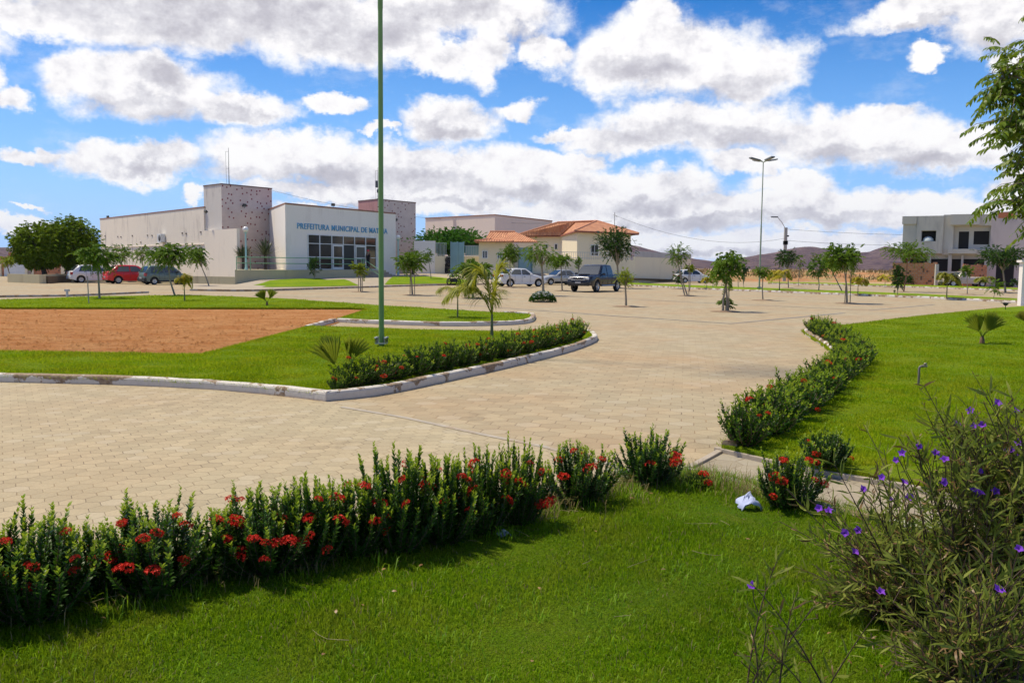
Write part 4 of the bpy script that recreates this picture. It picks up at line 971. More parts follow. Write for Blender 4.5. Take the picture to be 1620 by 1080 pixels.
# ---------------------------------------------------------------- poles, lamps, wires
POLEG = plain('pole_green', (.17, .31, .085), .45, var=.12, scale=2, spec=.5)
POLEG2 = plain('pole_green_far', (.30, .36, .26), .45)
BM = plain('black_metal', (0, 0, 0)); STEEL = plain('galvanised', (.42, .43, .43), .4, metal=.7)
def tallpole(name, label, p, h, r0, r1, m):
    T = thing(name, label, 'street lamp', p, group='tall green lamp masts')
    b = MB(); k = .42 if h > 10.5 else .5; z = h*k
    b.tube([(0, 0, 0), (0, 0, z)], [r0, r0*.86], 14); b.tube([(0, 0, z), (0, 0, z+.06), (0, 0, h)], [r0*.86, r1*1.3, r1], 14); b.build('pole', m, T)
    b = MB(); b.box((0, 0, .06), (r0*4.2, r0*4.2, .02)); b.build('base_plate', STEEL, T)
    b = MB()
    for sx in (-1, 1):
        for sy in (-1, 1):
            b.lathe([(.018, 0), (.018, .09), (.03, .09), (.03, .12), (0, .12)], (sx*r0*1.85, sy*r0*1.85, .06), 6)
            b.add([(sx*r0, sy*r0, .07), (sx*r0*2.1, sy*r0*2.1, .07), (sx*r0*.7, sy*r0*.7, .22)], [(0, 1, 2)])
    b.build('anchor_bolts', STEEL, T, normals=False)
    for k in range(4):
        an = k*math.pi/2+.35; u = Vector((math.cos(an), math.sin(an), 0)); b = MB()
        q = Vector((0, 0, h)); b.tube([q, q+u*.35+Vector((0, 0, .12))], 0.028, 6, 0)
        M_ = Matrix((u, Vector((-u.y, u.x, 0)), Vector((0, 0, 1)))).transposed() @ Matrix.Rotation(R(-10), 3, 'Y')
        b.box(q+u*.75+Vector((0, 0, .2)), (.85, .30, .09), rot=M_, m=1); b.box(q+u*.80+Vector((0, 0, .145)), (.55, .22, .02), rot=M_, m=2)
        b.build('lamp_head', [m, plain('lamp_grey', (.18, .19, .19), .5), GLASSW], T)
    return T
tallpole('lamp_mast', 'tall green lamp mast standing in the near left lawn', G(603.5, 547.5, .085), 15.0, .052, .038, POLEG)
p = G(1201, 459.5, 0); s = 1400/p.y
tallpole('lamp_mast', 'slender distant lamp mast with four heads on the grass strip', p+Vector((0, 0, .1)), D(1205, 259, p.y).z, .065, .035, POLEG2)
def globe_lamp(label, p, h):
    T = thing('globe_lamp', label, 'lamp post', p, group='globe lamps by the town hall')
    b = MB(); b.tube([(0, 0, 0), (0, 0, .3), (0, 0, h-.3)], [.13, .08, .06], 8); b.lathe([(.06, h-.3), (.14, h-.25), (.14, h-.2)], n=8); b.build('post', plain('post_teal', (.36, .58, .56), .5), T)
    b = MB(); b.lathe([(0.02, h-.22)]+[(.22*math.sin(a), h-.22*math.cos(a)) for a in np.linspace(.4, math.pi, 9)], n=14); b.build('globe', plain('globe', (.78, .78, .76), .25), T)
p = wallpt(397, Q1, Q2)+nf*(-.5); globe_lamp('white globe lamp on teal post in front of left dotted tower', Vector((p.x, p.y, 1.2)), D(397, 363, p.y).z-1.2)
p = D(630, 430, 82); globe_lamp('white globe lamp on teal post by right dotted tower', Vector((p.x, p.y, .7)), D(630, 375.5, p.y).z-.7)
UP = thing('utility_pole', 'concrete utility pole with slanting lamp arm beyond the car park', 'utility pole')
p = D(1240.5, 441, 118); p.z = 0; h = D(1241, 360, 118).z
UP.location = p
b = MB(); b.box((0, 0, h/2), (.38, .3, h)); b.build('pole', plain('pole_concrete', (.40, .39, .37), .85), UP)
a1 = D(1229, 343.5, 118)-p
b = MB(); b.tube([(0, -.1, h-.3), (a1.x*.5, -.2, h+(a1.z-h)*.5), (a1.x, -.3, a1.z)], .04, 6); b.build('lamp_arm', STEEL, UP)
b = MB(); b.box((a1.x-.4, -.3, a1.z), (.9, .3, .16)); b.build('lamp_head', plain('lamp_grey', (0, 0, 0)), UP)
b = MB(); b.box((0, -.05, h-2.0), (.6, .2, .5)); b.box((.25, -.1, h-1.1), (.3, .12, .2)); b.build('fuse_box', BM, UP)
def wire(name, label, a, c, sag, n=14, rad=.016):
    b = MB(); b.tube([a.lerp(c, k/n)-Vector((0, 0, sag*4*(k/n)*(1-k/n))) for k in range(n+1)], rad, 4); o = b.build(name, BM)
    tag(o, label, 'cable', 'overhead wires')
top = p+Vector((0, 0, h-.2))
wire('power_cable', 'thin cable sagging from tiled house roof to the utility pole', RB+Vector((1.6, -2.3, .6)), top-Vector((0, 0, 1.2)), 1.6)
wire('power_cable', 'upper thin cable running right from the utility pole', top, D(1700, 366, 104), .6)
wire('power_cable', 'lower thin cable running right from the utility pole', top-Vector((0, 0, 1.5)), D(1700, 378, 104), .7)
wire('power_cable', 'faint long cable over the white shed roof behind the right tower', D(425, 300, 140), D(968, 350, 120), 2.0, rad=.018)
# garden tap and sprinkler
q = G(1453, 608, .08); s = 1400/q.y
T = thing('garden_tap', 'short upright pipe with bent tap in the right lawn', 'standpipe', q); hh = 29.5/s
b = MB(); b.tube([(0, 0, 0), (0, 0, hh-.025), (.015, 0, hh-.005), (.05, 0, hh)], .016, 8); b.build('pipe', plain('pipe_brown', (.16, .14, .12), .5), T)
b = MB(); b.tube([(.045, 0, hh), (.09, 0, hh+.002), (.105, 0, hh-.008)], [.02, .02, .014], 8); b.lathe([(.012, 0), (.022, .01), (.022, .025), (0, .03)], (.08, 0, hh+.015), 8); b.build('tap', plain('brass', (.30, .27, .2), .4, metal=.6), T)
q = G(1590.5, 489.5, .08); T = thing('spotlight', 'small black garden spotlight on a spike at lawn corner', 'garden light', q)
b = MB(); b.tube([(0, 0, 0), (0, 0, .16)], .015, 6); b.build('spike', BM, T)
b = MB(); b.lathe([(.03, 0), (.09, .05), (.11, .1), (0, .11)], (0, 0, .15), 10); b.box((0, 0, .27), (.32, .18, .02)); b.build('head', BM, T)
q = G(140.5, 480, .08); b = MB(); b.tube([q, q+Vector((-.02, 0, 43/(1400/q.y)))], .022, 6); tag(b.build('stake', plain('grey_stake', (.33, .31, .28), .8)), 'thin bare grey stake in the lawn strip before the white hatchback', 'stake')
q = G(106.5, 471.5, 0); b = MB(); b.tube([q, q+Vector((0, 0, .35))], .06, 6); b.box(q+Vector((0, 0, .36)), (.2, .12, .1)); tag(b.build('water_point', plain('pvc', (.5, .52, .52), .5)), 'tiny grey pipe stub by the far left kerb', 'pipe')
# crumpled papers
def paper(name, label, q, sz, seed, col):
    r = random.Random(seed); n = 7; vs = []
    for i in range(n):
        for j in range(n):
            vs.append(((i/(n-1)-.5)*sz[0]+r.uniform(-.012, .012), (j/(n-1)-.5)*sz[1]+r.uniform(-.012, .012), abs(noise.noise(Vector((i*.7+seed, j*.7, 0))))*sz[2]+max(0, 1-abs(i-3)/3)*sz[2]*.9*r.uniform(.6, 1.2)))
    fs = [(i*n+j, (i+1)*n+j, (i+1)*n+j+1, i*n+j+1) for i in range(n-1) for j in range(n-1)]
    o = link(name, mkmesh(name, vs, fs, plain('paper_'+name+str(seed), col, .7, var=.1)), None, q); tag(o, label, 'litter', 'litter by the hedge')
    o.modifiers.new('s', 'SOLIDIFY').thickness = .002; o.rotation_euler = (R(18), 0, r.uniform(0, 1)); return o
paper('crumpled_paper', 'crumpled blue white paper on the grass by the footpath kerb', G(1184, 802, .08), (.14, .10, .08), 3, (.40, .46, .70))
paper('crumpled_paper', 'small torn pale paper under the red flowered foreground hedge', G(797, 846, .07), (.07, .05, .03), 8, (.35, .40, .50))
# ---------------------------------------------------------------- vehicles
TYRE = plain('tyre', (.018, .018, .018), .85); RIM = plain('rim', (.50, .51, .52), .3, metal=.8); ARCH = plain('underbody', (.012, .012, .012), .9)
CGLASS = plain('car_glass', (.03, .04, .045), .04, spec=1.0, var=0); LAMPG = plain('headlamp', (.55, .57, .6), .1, spec=1); TAIL = plain('tail_lamp', (.35, .01, .015), .2, spec=.8)
TRIM = plain('black_trim', (.02, .02, .021), .6); PLATE = plain('plate', (.42, .42, .42), .5); CHR = plain('chrome', (.6, .6, .6), .15, metal=1)
def car(name, label, cat, loc, heading, paint, L, W, H, belt, hood, rear, wheels, wr, kind='hatch', sill=.22, low=None, lh=None):
    """belt: height of the window line; hood: [(x,z)...] outline of the top of the lower body from nose to tail;
    rear: (windscreen foot x, roof front x, roof rear x, rear glass foot x); x runs forward, 0 at mid-length"""
    T = thing(name, label, cat, loc, group='parked vehicles')
    T.rotation_euler = (0, 0, heading)
    hw = W/2; N = 110; xs = np.linspace(-L/2, L/2, N); hx_ = [p[0] for p in hood][::-1]; hz_ = [p[1] for p in hood][::-1]
    secs = []
    for x in xs:
        zt = float(np.interp(x, hx_, hz_)); e = min((x+L/2), (L/2-x)); k = 1-.16*max(0, 1-e/.45)**2.2
        w = hw*k; zb = sill+.10*max(0, 1-e/.35)
        arch = 0
        for wx in wheels:
            dd = wr*1.20; dx = abs(x-wx)
            if dx < dd: arch = max(arch, wr+math.sqrt(dd*dd-dx*dx))
        zs_ = max(zb, arch*.98) if arch else zb
        mid = min(zt-.05, max(zs_+.02, (zb+zt)*.52)); sh = max(mid+.01, zt-.10)
        if zs_ > mid-.01: mid = min(zs_+.02, zt-.06); sh = max(mid+.01, zt-.10)
        secs.append([(w*.96, zs_), (w, mid), (w*.985, sh), (w*.93, zt-.015), (w*.80, zt+.005), (0, zt+.02)])
    vs = []; m_ = len(secs[0])
    for x, s_ in zip(xs, secs):
        for (y, z) in s_: vs.append((x, y, z))
        for (y, z) in s_[-2::-1]: vs.append((x, -y, z))
    K = 2*m_-1
    b = MB(); b.add(vs, [(i*K+j, (i+1)*K+j, (i+1)*K+j+1, i*K+j+1) for i in range(N-1) for j in range(K-1)], 0, True)
    b.add(vs[:K], [tuple(range(K))]); b.add(vs[-K:], [tuple(range(K))])
    xf, xrf, xrr, xr = rear
    rw = hw*.76; bw = hw*.93; zb_ = belt-.02
    # roof and pillars: a cabin frame hull
    def ring(pts): return pts
    sg = 7; roof = []
    st = [(xf, zb_, bw), (xf+(xrf-xf)*.5, zb_+(H-zb_)*.52, (bw+rw)/2+.01), (xrf+.0, H-.045, rw+.01), (xrf-.15, H-.015, rw), ((xrf+xrr)/2, H, rw), (xrr+.12, H-.02, rw), (xrr, H-.05, rw+.01), (xr+(xrr-xr)*.5, zb_+(H-zb_)*.52, (bw+rw)/2+.01), (xr, zb_, bw)]
    vs = []
    for (x, z, w) in st:
        vs += [(x, bw if z > zb_ else bw, zb_), (x, w, z-.05 if z > zb_ else z), (x, w*.93, z), (x, 0, z+.012), (x, -w*.93, z), (x, -w, z-.05 if z > zb_ else z), (x, -bw, zb_)]
    b.add(vs, [(i*7+j, (i+1)*7+j, (i+1)*7+j+1, i*7+j+1) for i in range(len(st)-1) for j in range(6)], 0, True)
    b.build('body', paint, T)
    b = MB(); b.box((0, 0, (sill+.62)/2+.05), (L*.93, W*.80, .62-sill)); b.build('underbody', ARCH, T)
    # glass set proud of the frame
    def glass(nm, quad, off):
        q = [Vector(p) for p in quad]; n = (q[1]-q[0]).cross(q[3]-q[0]).normalized(); c = sum(q, Vector())/4
        if n.dot(c-Vector((0, 0, .9))) < 0: n = -n
        q = [p+n*off for p in q]; bb = MB(); bb.add(q+[p-n*.012 for p in q], [(0,1,2,3),(7,6,5,4),(0,4,5,1),(1,5,6,2),(2,6,7,3),(3,7,4,0)]); return bb.build(nm, CGLASS, T)
    def lerp(a, c, k): return a+(c-a)*k
    g0, g1 = .06, .93
    zt_ = H-.055
    glass('windscreen', [(lerp(xf, xrf, g0), bw*.90, lerp(zb_, zt_, g0)), (lerp(xf, xrf, g0), -bw*.90, lerp(zb_, zt_, g0)), (lerp(xf, xrf, g1), -rw*.92, lerp(zb_, zt_, g1)), (lerp(xf, xrf, g1), rw*.92, lerp(zb_, zt_, g1))], .04)
    glass('rear_window', [(lerp(xr, xrr, .12), bw*.86, lerp(zb_, zt_, .12)), (lerp(xr, xrr, .12), -bw*.86, lerp(zb_, zt_, .12)), (lerp(xr, xrr, g1), -rw*.9, lerp(zb_, zt_, g1)), (lerp(xr, xrr, g1), rw*.9, lerp(zb_, zt_, g1))], .04)
    for sd in (1, -1):
        xa = (xf+xrf)/2; n_ = 2; split = lerp(xrf, xrr, .40 if kind != 'two' else .62); x_end = xrr
        zl, zh = zb_+.03, H-.10; wl_, wh = bw+.004, rw+.018
        def sp(x, z): return (x, sd*(wl_+(wh-wl_)*(z-zl)/(zh-zl)), z)
        ftl = lerp(xf, xrf, .22)-.10; ftt = xrf-.10
        rb = lerp(xr, xrr, .25)+.10; rt = xrr+.10
        glass('side_window', [sp(ftl, zl), sp(split+.05, zl), sp(split+.04, zh), sp(ftt, zh)], .012)
        if rt < split-.2: glass('side_window', [sp(split-.05, zl), sp(max(rb, split-1.0), zl), sp(max(rt, split-.95), zh), sp(split-.06, zh)], .012)
        bb = MB(); bb.box((ftl-.12, sd*(hw+.09), zb_+.08), (.12, .2, .14)); bb.box((ftl-.10, sd*(hw-.01), zb_+.05), (.05, .1, .05)); bb.build('side_mirror', paint if kind != 'old' else TRIM, T, bevel=.02)
        bb = MB(); bb.box((split+.22, sd*(hw*1.0+.004), zb_-.12), (.16, .025, .03)); bb.build('door_handle', TRIM if kind != 'truck' else CHR, T)
        bb = MB(); 
        for xx in (split, ftl-.18, max(xr+.35, wheels[0]+wr*1.3)): bb.box((xx, sd*(hw*.992), (zb_+sill)/2+.06), (.012, .018, zb_-sill-.22))
        bb.build('door_seams', TRIM, T)
        bb = MB(); bb.box((L*.0, sd*hw*.97, sill+.06), (wheels[1]-wheels[0]-wr*2.6, .05, .12)); bb.build('sill', TRIM if kind in ('old', 'truck') else paint, T)
        zl_ = lh or .62
        bb = MB(); bb.box((L/2-.13, sd*hw*.62, zl_), (.22, hw*.42, .15)); bb.build('headlight', LAMPG, T, bevel=.03)
        bb = MB(); tz = (belt-.16) if low is None else low
        bb.box((-L/2+.10, sd*hw*.78, tz), (.22, hw*.30, .24 if kind != 'sedan' else .16)); bb.build('taillight', TAIL, T, bevel=.03)
    bump_m = TRIM if kind in ('old',) else paint
    for x_, nm in ((L/2-.07, 'front_bumper'), (-L/2+.06, 'rear_bumper')):
        bb = MB(); bb.box((x_, 0, sill+.2), (.22, W*.90, .24)); bb.box((x_, 0, sill+.08), (.2, W*.82, .1), m=1); bb.build(nm, [bump_m, TRIM], T, bevel=.04)
    bb = MB(); bb.box((L/2-.0, 0, (lh or .62)), (.10, hw*.75, .12)); bb.box((L/2+.02, 0, sill+.16), (.08, hw*1.0, .10)); bb.build('grille', TRIM, T, bevel=.02)
    for x_ in (L/2+.045, -L/2-.055):
        bb = MB(); bb.box((x_, 0, sill+.24 if x_ > 0 else sill+.30), (.02, .40, .13)); bb.build('number_plate', PLATE, T)
    for wx in wheels:
        for sd in (1, -1):
            M_ = Matrix.Rotation(R(90), 3, 'X'); w_o = thing('wheel', None, None, (wx, sd*(hw-.115), wr)); w_o.parent = T
            bb = MB(); bb.lathe([(wr*.62, -.10), (wr*.93, -.10), (wr, -.06), (wr, .06), (wr*.93, .10), (wr*.62, .10)], n=24, M=M_); bb.build('tyre', TYRE, w_o)
            bb = MB(); bb.lathe([(wr*.64, -.098), (wr*.60, -.07), (wr*.22, -.06), (wr*.16, -.088), (0, -.09)] if sd > 0 else [(wr*.64, .098), (wr*.60, .07), (wr*.22, .06), (wr*.16, .088), (0, .09)], n=24, M=M_)
            for k in range(6):
                an = k*math.pi/3; bb.box((math.cos(an)*wr*.4, sd*.082, math.sin(an)*wr*.4), (wr*.44, .02, wr*.12), rot=Matrix.Rotation(-an, 3, 'Y'))
            bb.build('rim', RIM, w_o)
    return T
def paint(n, c, met=0.0): return plain(n, c, .30, metal=met, var=.04, spec=.4, coat=.45)
def hd(theta): return R(90-theta)       # compass-like heading, 0 = away, 90 = right
def place(px, py): return G(px, py)
HT = [(2.0, .50), (1.93, .72), (1.1, .93), (.9, .95), (-1.75, .98), (-1.98, .93), (-2.0, .6)]
def htc(L, nose=.72, hoodz=.93, b_=.95, tail=.96): return [(L/2, .52), (L/2-.08, nose), (L/2-.95, hoodz), (L/2-1.1, b_), (-L/2+.25, tail), (-L/2+.03, tail-.06), (-L/2, .58)]
car('parked_car', 'white hatchback parked leftmost, beside the round trees', 'car', G(150, 447.2), hd(52), paint('paint_white', (.70, .70, .69)), 3.85, 1.63, 1.45, .93, htc(3.85), (1.0, .30, -1.25, -1.78), (-1.18, 1.22), .29)
car('parked_car', 'bright red hatchback between the white and grey hatchbacks', 'car', G(208, 448.5), hd(50), paint('paint_red', (.62, .012, .016)), 3.9, 1.66, 1.46, .94, htc(3.9), (1.0, .28, -1.2, -1.82), (-1.2, 1.25), .30)
car('parked_car', 'boxy grey green old hatchback, rightmost of the left row', 'car', G(262, 450), hd(46), paint('paint_grey', (.12, .17, .15), .1), 3.7, 1.56, 1.45, .92, htc(3.7, .70, .90, .92, .95), (.95, .35, -1.45, -1.82), (-1.15, 1.2), .28, kind='old')
car('parked_car', 'white sedan seen from behind near the blue yard door', 'car', G(822, 453.2), hd(62), paint('paint_white2', (.74, .74, .74)), 4.15, 1.70, 1.48, .96, [(2.07, .5), (1.98, .72), (1.1, .95), (.9, .97), (-1.1, 1.02), (-1.9, 1.03), (-2.05, .98), (-2.07, .55)], (.95, .25, -.95, -1.55), (-1.28, 1.32), .31, kind='sedan', low=.88)
car('parked_car', 'silver old two door saloon parked behind the leafy street trees', 'car', G(884, 450.5), hd(242), paint('paint_silver', (.42, .42, .41), .4), 4.0, 1.62, 1.38, .88, [(2.0, .45), (1.96, .68), (1.0, .84), (.8, .87), (-1.0, .92), (-1.9, .90), (-2.0, .55)], (.70, .05, -.95, -1.35), (-1.2, 1.28), .28, kind='old')
car('parked_car', 'white hatchback parked alone before the low olive wall', 'car', G(1095, 447.6), hd(78), paint('paint_white3', (.66, .67, .68)), 3.8, 1.62, 1.45, .93, htc(3.8), (1.0, .30, -1.3, -1.78), (-1.15, 1.2), .28)
PK = car('pickup_truck', 'black double cab pickup with chrome grille in the car park', 'pickup', G(942, 461), hd(211), paint('paint_black', (.006, .007, .012)), 5.2, 1.83, 1.80, 1.12, [(2.6, .62), (2.52, .98), (2.3, 1.06), (1.35, 1.14), (1.2, 1.16), (-.95, 1.17), (-1.0, 1.14), (-2.55, 1.13), (-2.6, .8)], (1.22, .55, -.85, -1.0), (-1.62, 1.55), .38, kind='truck', sill=.38, lh=.88, low=.92)
bb = MB(); bb.box((2.60, 0, .92), (.06, 1.02, .07)); bb.box((2.62, 0, .80), (.05, 1.0, .05)); bb.tube([(2.6, -.52, .80), (2.62, -.5, .95), (2.62, .5, .95), (2.6, .52, .80), (2.6, -.52, .80)], .03, 6); bb.build('chrome_grille', CHR, PK)
bb = MB(); bb.box((1.75, 0, 1.15), (.55, .6, .09)); bb.build('hood_scoop', MATS['paint_black'], PK, bevel=.03)
bb = MB()
for sd in (1, -1): bb.tube([(1.0, sd*.93, .42), (-1.0, sd*.93, .42)], .05, 6)
bb.build('side_step', CHR, PK)
bb = MB(); bb.box((-1.8, 0, 1.02), (1.35, 1.45, .3)); bb.build('load_bed', TRIM, PK)
P2 = car('pickup_truck', 'pale beige single cab pickup in front of the brick walls', 'pickup', dpt(1527, yb_-2.6), hd(272), paint('paint_beige', (.50, .42, .36)), 4.6, 1.68, 1.55, .98, [(2.3, .55), (2.24, .80), (1.3, .95), (1.1, .98), (.1, 1.0), (-.1, .98), (-2.25, .98), (-2.3, .6)], (1.05, .6, .0, -.12), (-1.4, 1.45), .33, kind='two', sill=.32)
# motorcycle
mc = G(718, 451.2); T = thing('motorcycle', 'dark motorcycle parked on the kerb beyond the yellow palm', 'motorcycle', mc, hd(215), 'parked vehicles')
for x_ in (-.62, .64):
    b = MB(); b.lathe([(.24, -.05), (.30, -.05), (.31, 0), (.30, .05), (.24, .05)], (x_, 0, .31), 20, M=Matrix.Rotation(R(90), 3, 'X')); 
    for k in range(8): an = k*math.pi/4; b.tube([(x_, 0, .31), (x_+.25*math.cos(an), 0, .31+.25*math.sin(an))], .01, 4)
    b.build('wheel', TYRE, T)
b = MB(); b.box((0, 0, .42), (.42, .26, .32)); b.tube([(-.62, .1, .31), (-.1, .12, .5), (.3, .08, .8)], .03, 6); b.tube([(.64, .07, .31), (.42, .06, .95)], .03, 6); b.tube([(.64, -.07, .31), (.42, -.06, .95)], .03, 6); b.tube([(-.8, -.12, .35), (.1, -.14, .28)], .045, 6); b.build('frame', TRIM, T)
b = MB(); b.box((.15, 0, .78), (.5, .26, .2)); b.build('fuel_tank', paint('paint_moto', (.03, .03, .035)), T, bevel=.08)
b = MB(); b.box((-.38, 0, .78), (.62, .25, .09)); b.box((-.78, 0, .72), (.3, .16, .08)); b.build('seat', TRIM, T, bevel=.03)
b = MB(); b.tube([(.38, -.36, 1.02), (.42, -.12, .98), (.42, .12, .98), (.38, .36, 1.02)], .02, 6); b.build('handlebar', TRIM, T)
b = MB(); b.lathe([(.09, 0), (.09, .1), (0, .12)], (.46, 0, .86), 10, M=Matrix.Rotation(R(90), 3, 'Y')); b.build('headlight', LAMPG, T)
for sd in (1, -1):
    b = MB(); b.tube([(.4, sd*.3, 1.02), (.4, sd*.32, 1.16)], .008, 4); b.box((.4, sd*.32, 1.2), (.02, .12, .08)); b.build('mirror', TRIM, T)
# ---------------------------------------------------------------- person at the entrance
def skinmesh(name, joints, edges, radii, mat, parent, sub=2, root=0):
    me = bpy.data.meshes.new(name); me.from_pydata([Vector(j) for j in joints], edges, [])
    o = bpy.data.objects.new('tmp', me); COL.objects.link(o)
    sk = o.modifiers.new('s', 'SKIN'); sk.use_smooth_shade = True
    for i, r_ in enumerate(radii): me.skin_vertices[0].data[i].radius = (r_, r_) if not hasattr(r_, '__len__') else r_
    me.skin_vertices[0].data[root].use_root = True
    ss = o.modifiers.new('u', 'SUBSURF'); ss.levels = ss.render_levels = sub
    bpy.context.view_layer.update()
    m2 = bpy.data.meshes.new_from_object(o.evaluated_get(bpy.context.evaluated_depsgraph_get()))
    bpy.data.objects.remove(o); m2.materials.clear(); m2.materials.append(mat); m2.name = name
    return link(name, m2, parent)
tp = tcol(566, C0, C1); pp = C0+uf*tp+nf*1.15
PE = thing('person', 'person in red cap and black clothes standing at the town hall door', 'person', (pp.x, pp.y, 1.2)); PE.rotation_euler = (0, 0, R(-40))
SK = plain('skin', (.32, .18, .12), .6); BLK = plain('black_cloth', (.015, .014, .018), .9); REDC = plain('red_cap', (.55, .02, .05), .7)
J = [(0, 0, .92), (0, 0, 1.15), (0, 0, 1.38), (0, 0, 1.5), (0, .01, 1.62), (0, .02, 1.70),
     (-.19, 0, 1.40), (-.25, .02, 1.12), (-.22, .14, .93), (-.2, .2, .88), (.19, 0, 1.40), (.26, .02, 1.12), (.24, .12, .93), (.23, .18, .88),
     (-.1, 0, .86), (-.11, .02, .48), (-.11, -.02, .08), (-.12, .12, .03), (.1, 0, .86), (.12, .03, .48), (.12, -.02, .08), (.13, .12, .03)]
E_ = [(0,1),(1,2),(2,3),(3,4),(4,5),(2,6),(6,7),(7,8),(8,9),(2,10),(10,11),(11,12),(12,13),(0,14),(14,15),(15,16),(16,17),(0,18),(18,19),(19,20),(20,21)]
Rr = [.13, .12, .13, .05, .095, .075, .055, .042, .032, .03, .055, .042, .032, .03, .085, .058, .04, .035, .085, .058, .04, .035]
skinmesh('body', J, E_, Rr, SK, PE)
Jc = J[:3]+J[6:8]+J[10:12]+J[14:17]+J[18:21]
Ec = [(0,1),(1,2),(2,3),(3,4),(2,5),(5,6),(0,7),(7,8),(8,9),(0,10),(10,11),(11,12)]
skinmesh('clothes', Jc, Ec, [.15, .14, .145, .068, .055, .068, .055, .10, .072, .058, .10, .072, .058], BLK, PE)
b = MB(); b.lathe([(.112, 1.64), (.115, 1.69), (.09, 1.75), (.04, 1.785), (0, 1.79)], (0, .015, 0), 14); b.box((0, .14, 1.655), (.15, .12, .015)); b.build('cap', REDC, PE)
b = MB()
for sx in (-1, 1): b.box((sx*.035, .105, 1.625), (.022, .012, .012))
b.box((0, .118, 1.60), (.02, .03, .035)); b.box((0, .105, 1.565), (.04, .01, .01)); b.build('face', plain('face_dark', (.12, .06, .05), .6), PE)
# ---------------------------------------------------------------- plants
def unit(a): return a/np.maximum(1e-6, np.linalg.norm(a, axis=-1, keepdims=True))
def perp(d):
    a = np.where(np.abs(d[..., 2:3]) < .9, np.array([0, 0, 1.]), np.array([1., 0, 0])); return unit(np.cross(d, a))
class LV:
    """collects leaves; each leaf is its own small island of faces"""
    def __init__(s): s.V = []; s.F = []; s.M = []; s.n = 0
    def diamonds(s, P, d, L, w, m=0, roll=None, fold=.25):
        n = len(P); L = np.broadcast_to(np.asarray(L, float), (n,))[:, None]; w = np.broadcast_to(np.asarray(w, float), (n,))[:, None]
        d = unit(d); u = perp(d); v = np.cross(d, u); r = (rng.random(n)*2*np.pi if roll is None else roll)[:, None]
        u, v = u*np.cos(r)+v*np.sin(r), -u*np.sin(r)+v*np.cos(r)
        mid = P+d*L*.45; V = np.stack([P, mid+u*w/2+v*w*fold, P+d*L, mid-u*w/2+v*w*fold], 1).reshape(-1, 3)
        i = (np.arange(n)*4+s.n)[:, None]; F_ = np.concatenate([i+np.array([[0, 1, 2]]), i+np.array([[0, 2, 3]])], 1).reshape(-1, 3)
        s.V.append(V); s.F.append(F_); s.M.append(np.full(2*n, m)); s.n += 4*n
    def hexes(s, P, d, L, w, m=0, flat=None, curl=.15):
        n = len(P); L = np.broadcast_to(np.asarray(L, float), (n,))[:, None]; w = np.broadcast_to(np.asarray(w, float), (n,))[:, None]
        d = unit(d)
        if flat is None: u = perp(d); v = np.cross(d, u); r = (rng.random(n)*2*np.pi)[:, None]; u, v = u*np.cos(r)+v*np.sin(r), -u*np.sin(r)+v*np.cos(r)
        else: u = unit(np.cross(d, flat)); v = np.cross(u, d)
        V = np.stack([P, P+d*L*.35+u*w*.5+v*L*curl*.4, P+d*L*.35-u*w*.5+v*L*curl*.4, P+d*L*.72+u*w*.40+v*L*curl*.25, P+d*L*.72-u*w*.40+v*L*curl*.25, P+d*L-v*L*curl*.6], 1).reshape(-1, 3)
        i = (np.arange(n)*6+s.n)[:, None]
        F_ = np.concatenate([i+np.array([[0, 1, 2]]), i+np.array([[1, 3, 2]]), i+np.array([[2, 3, 4]]), i+np.array([[3, 5, 4]])], 1).reshape(-1, 3)
        s.V.append(V); s.F.append(F_); s.M.append(np.full(4*n, m)); s.n += 6*n
    def mesh(s, name, mats): return mkmesh(name, np.concatenate(s.V), np.concatenate(s.F), mats, np.concatenate(s.M))
def sub_tubes(paths, name, m, parent=None, loc=None, n=5):
    b = MB()
    for pts, rad in paths: b.tube(pts, rad, n, cap=False)
    return b.build(name, m, parent, loc, normals=False)
BARK = plain('bark', (.22, .17, .12), .9, var=.4, scale=9, bmp=.6); BARKL = plain('bark_pale', (.34, .29, .21), .9, var=.3, scale=9, bmp=.5); BARKD = plain('bark_dark', (.09, .065, .05), .9, var=.4, scale=6)
LF = {'mid': leafmat('leaf_mid', (.055, .14, .008), (.20, .31, .018), .38, .5, .2), 'dark': leafmat('leaf_dark', (.020, .065, .008), (.07, .15, .012), .3, .5, .2), 'yellow': leafmat('leaf_yellow', (.15, .25, .012), (.36, .40, .02), .42, .5, .2),
      'big': leafmat('leaf_big', (.065, .16, .006), (.30, .40, .012), .40, .5, .2), 'hedge': leafmat('leaf_clipped', (.03, .13, .008), (.12, .30, .015), .35, .5, .2)}
IXD = leafmat('ixora_leaf', (.012, .048, .004), (.050, .125, .008), .26, .42, .25, (.16, .30, .02)); IXT = leafmat('ixora_tip', (.16, .29, .012), (.36, .44, .03), .45, .5, .2)
IXR = leafmat('ixora_flower', (.50, .010, .006), (.72, .045, .022), .25, .6, .2, (.8, .05, .02))
STEM = plain('stem_brown', (.13, .085, .05), .85, var=.3, scale=15)
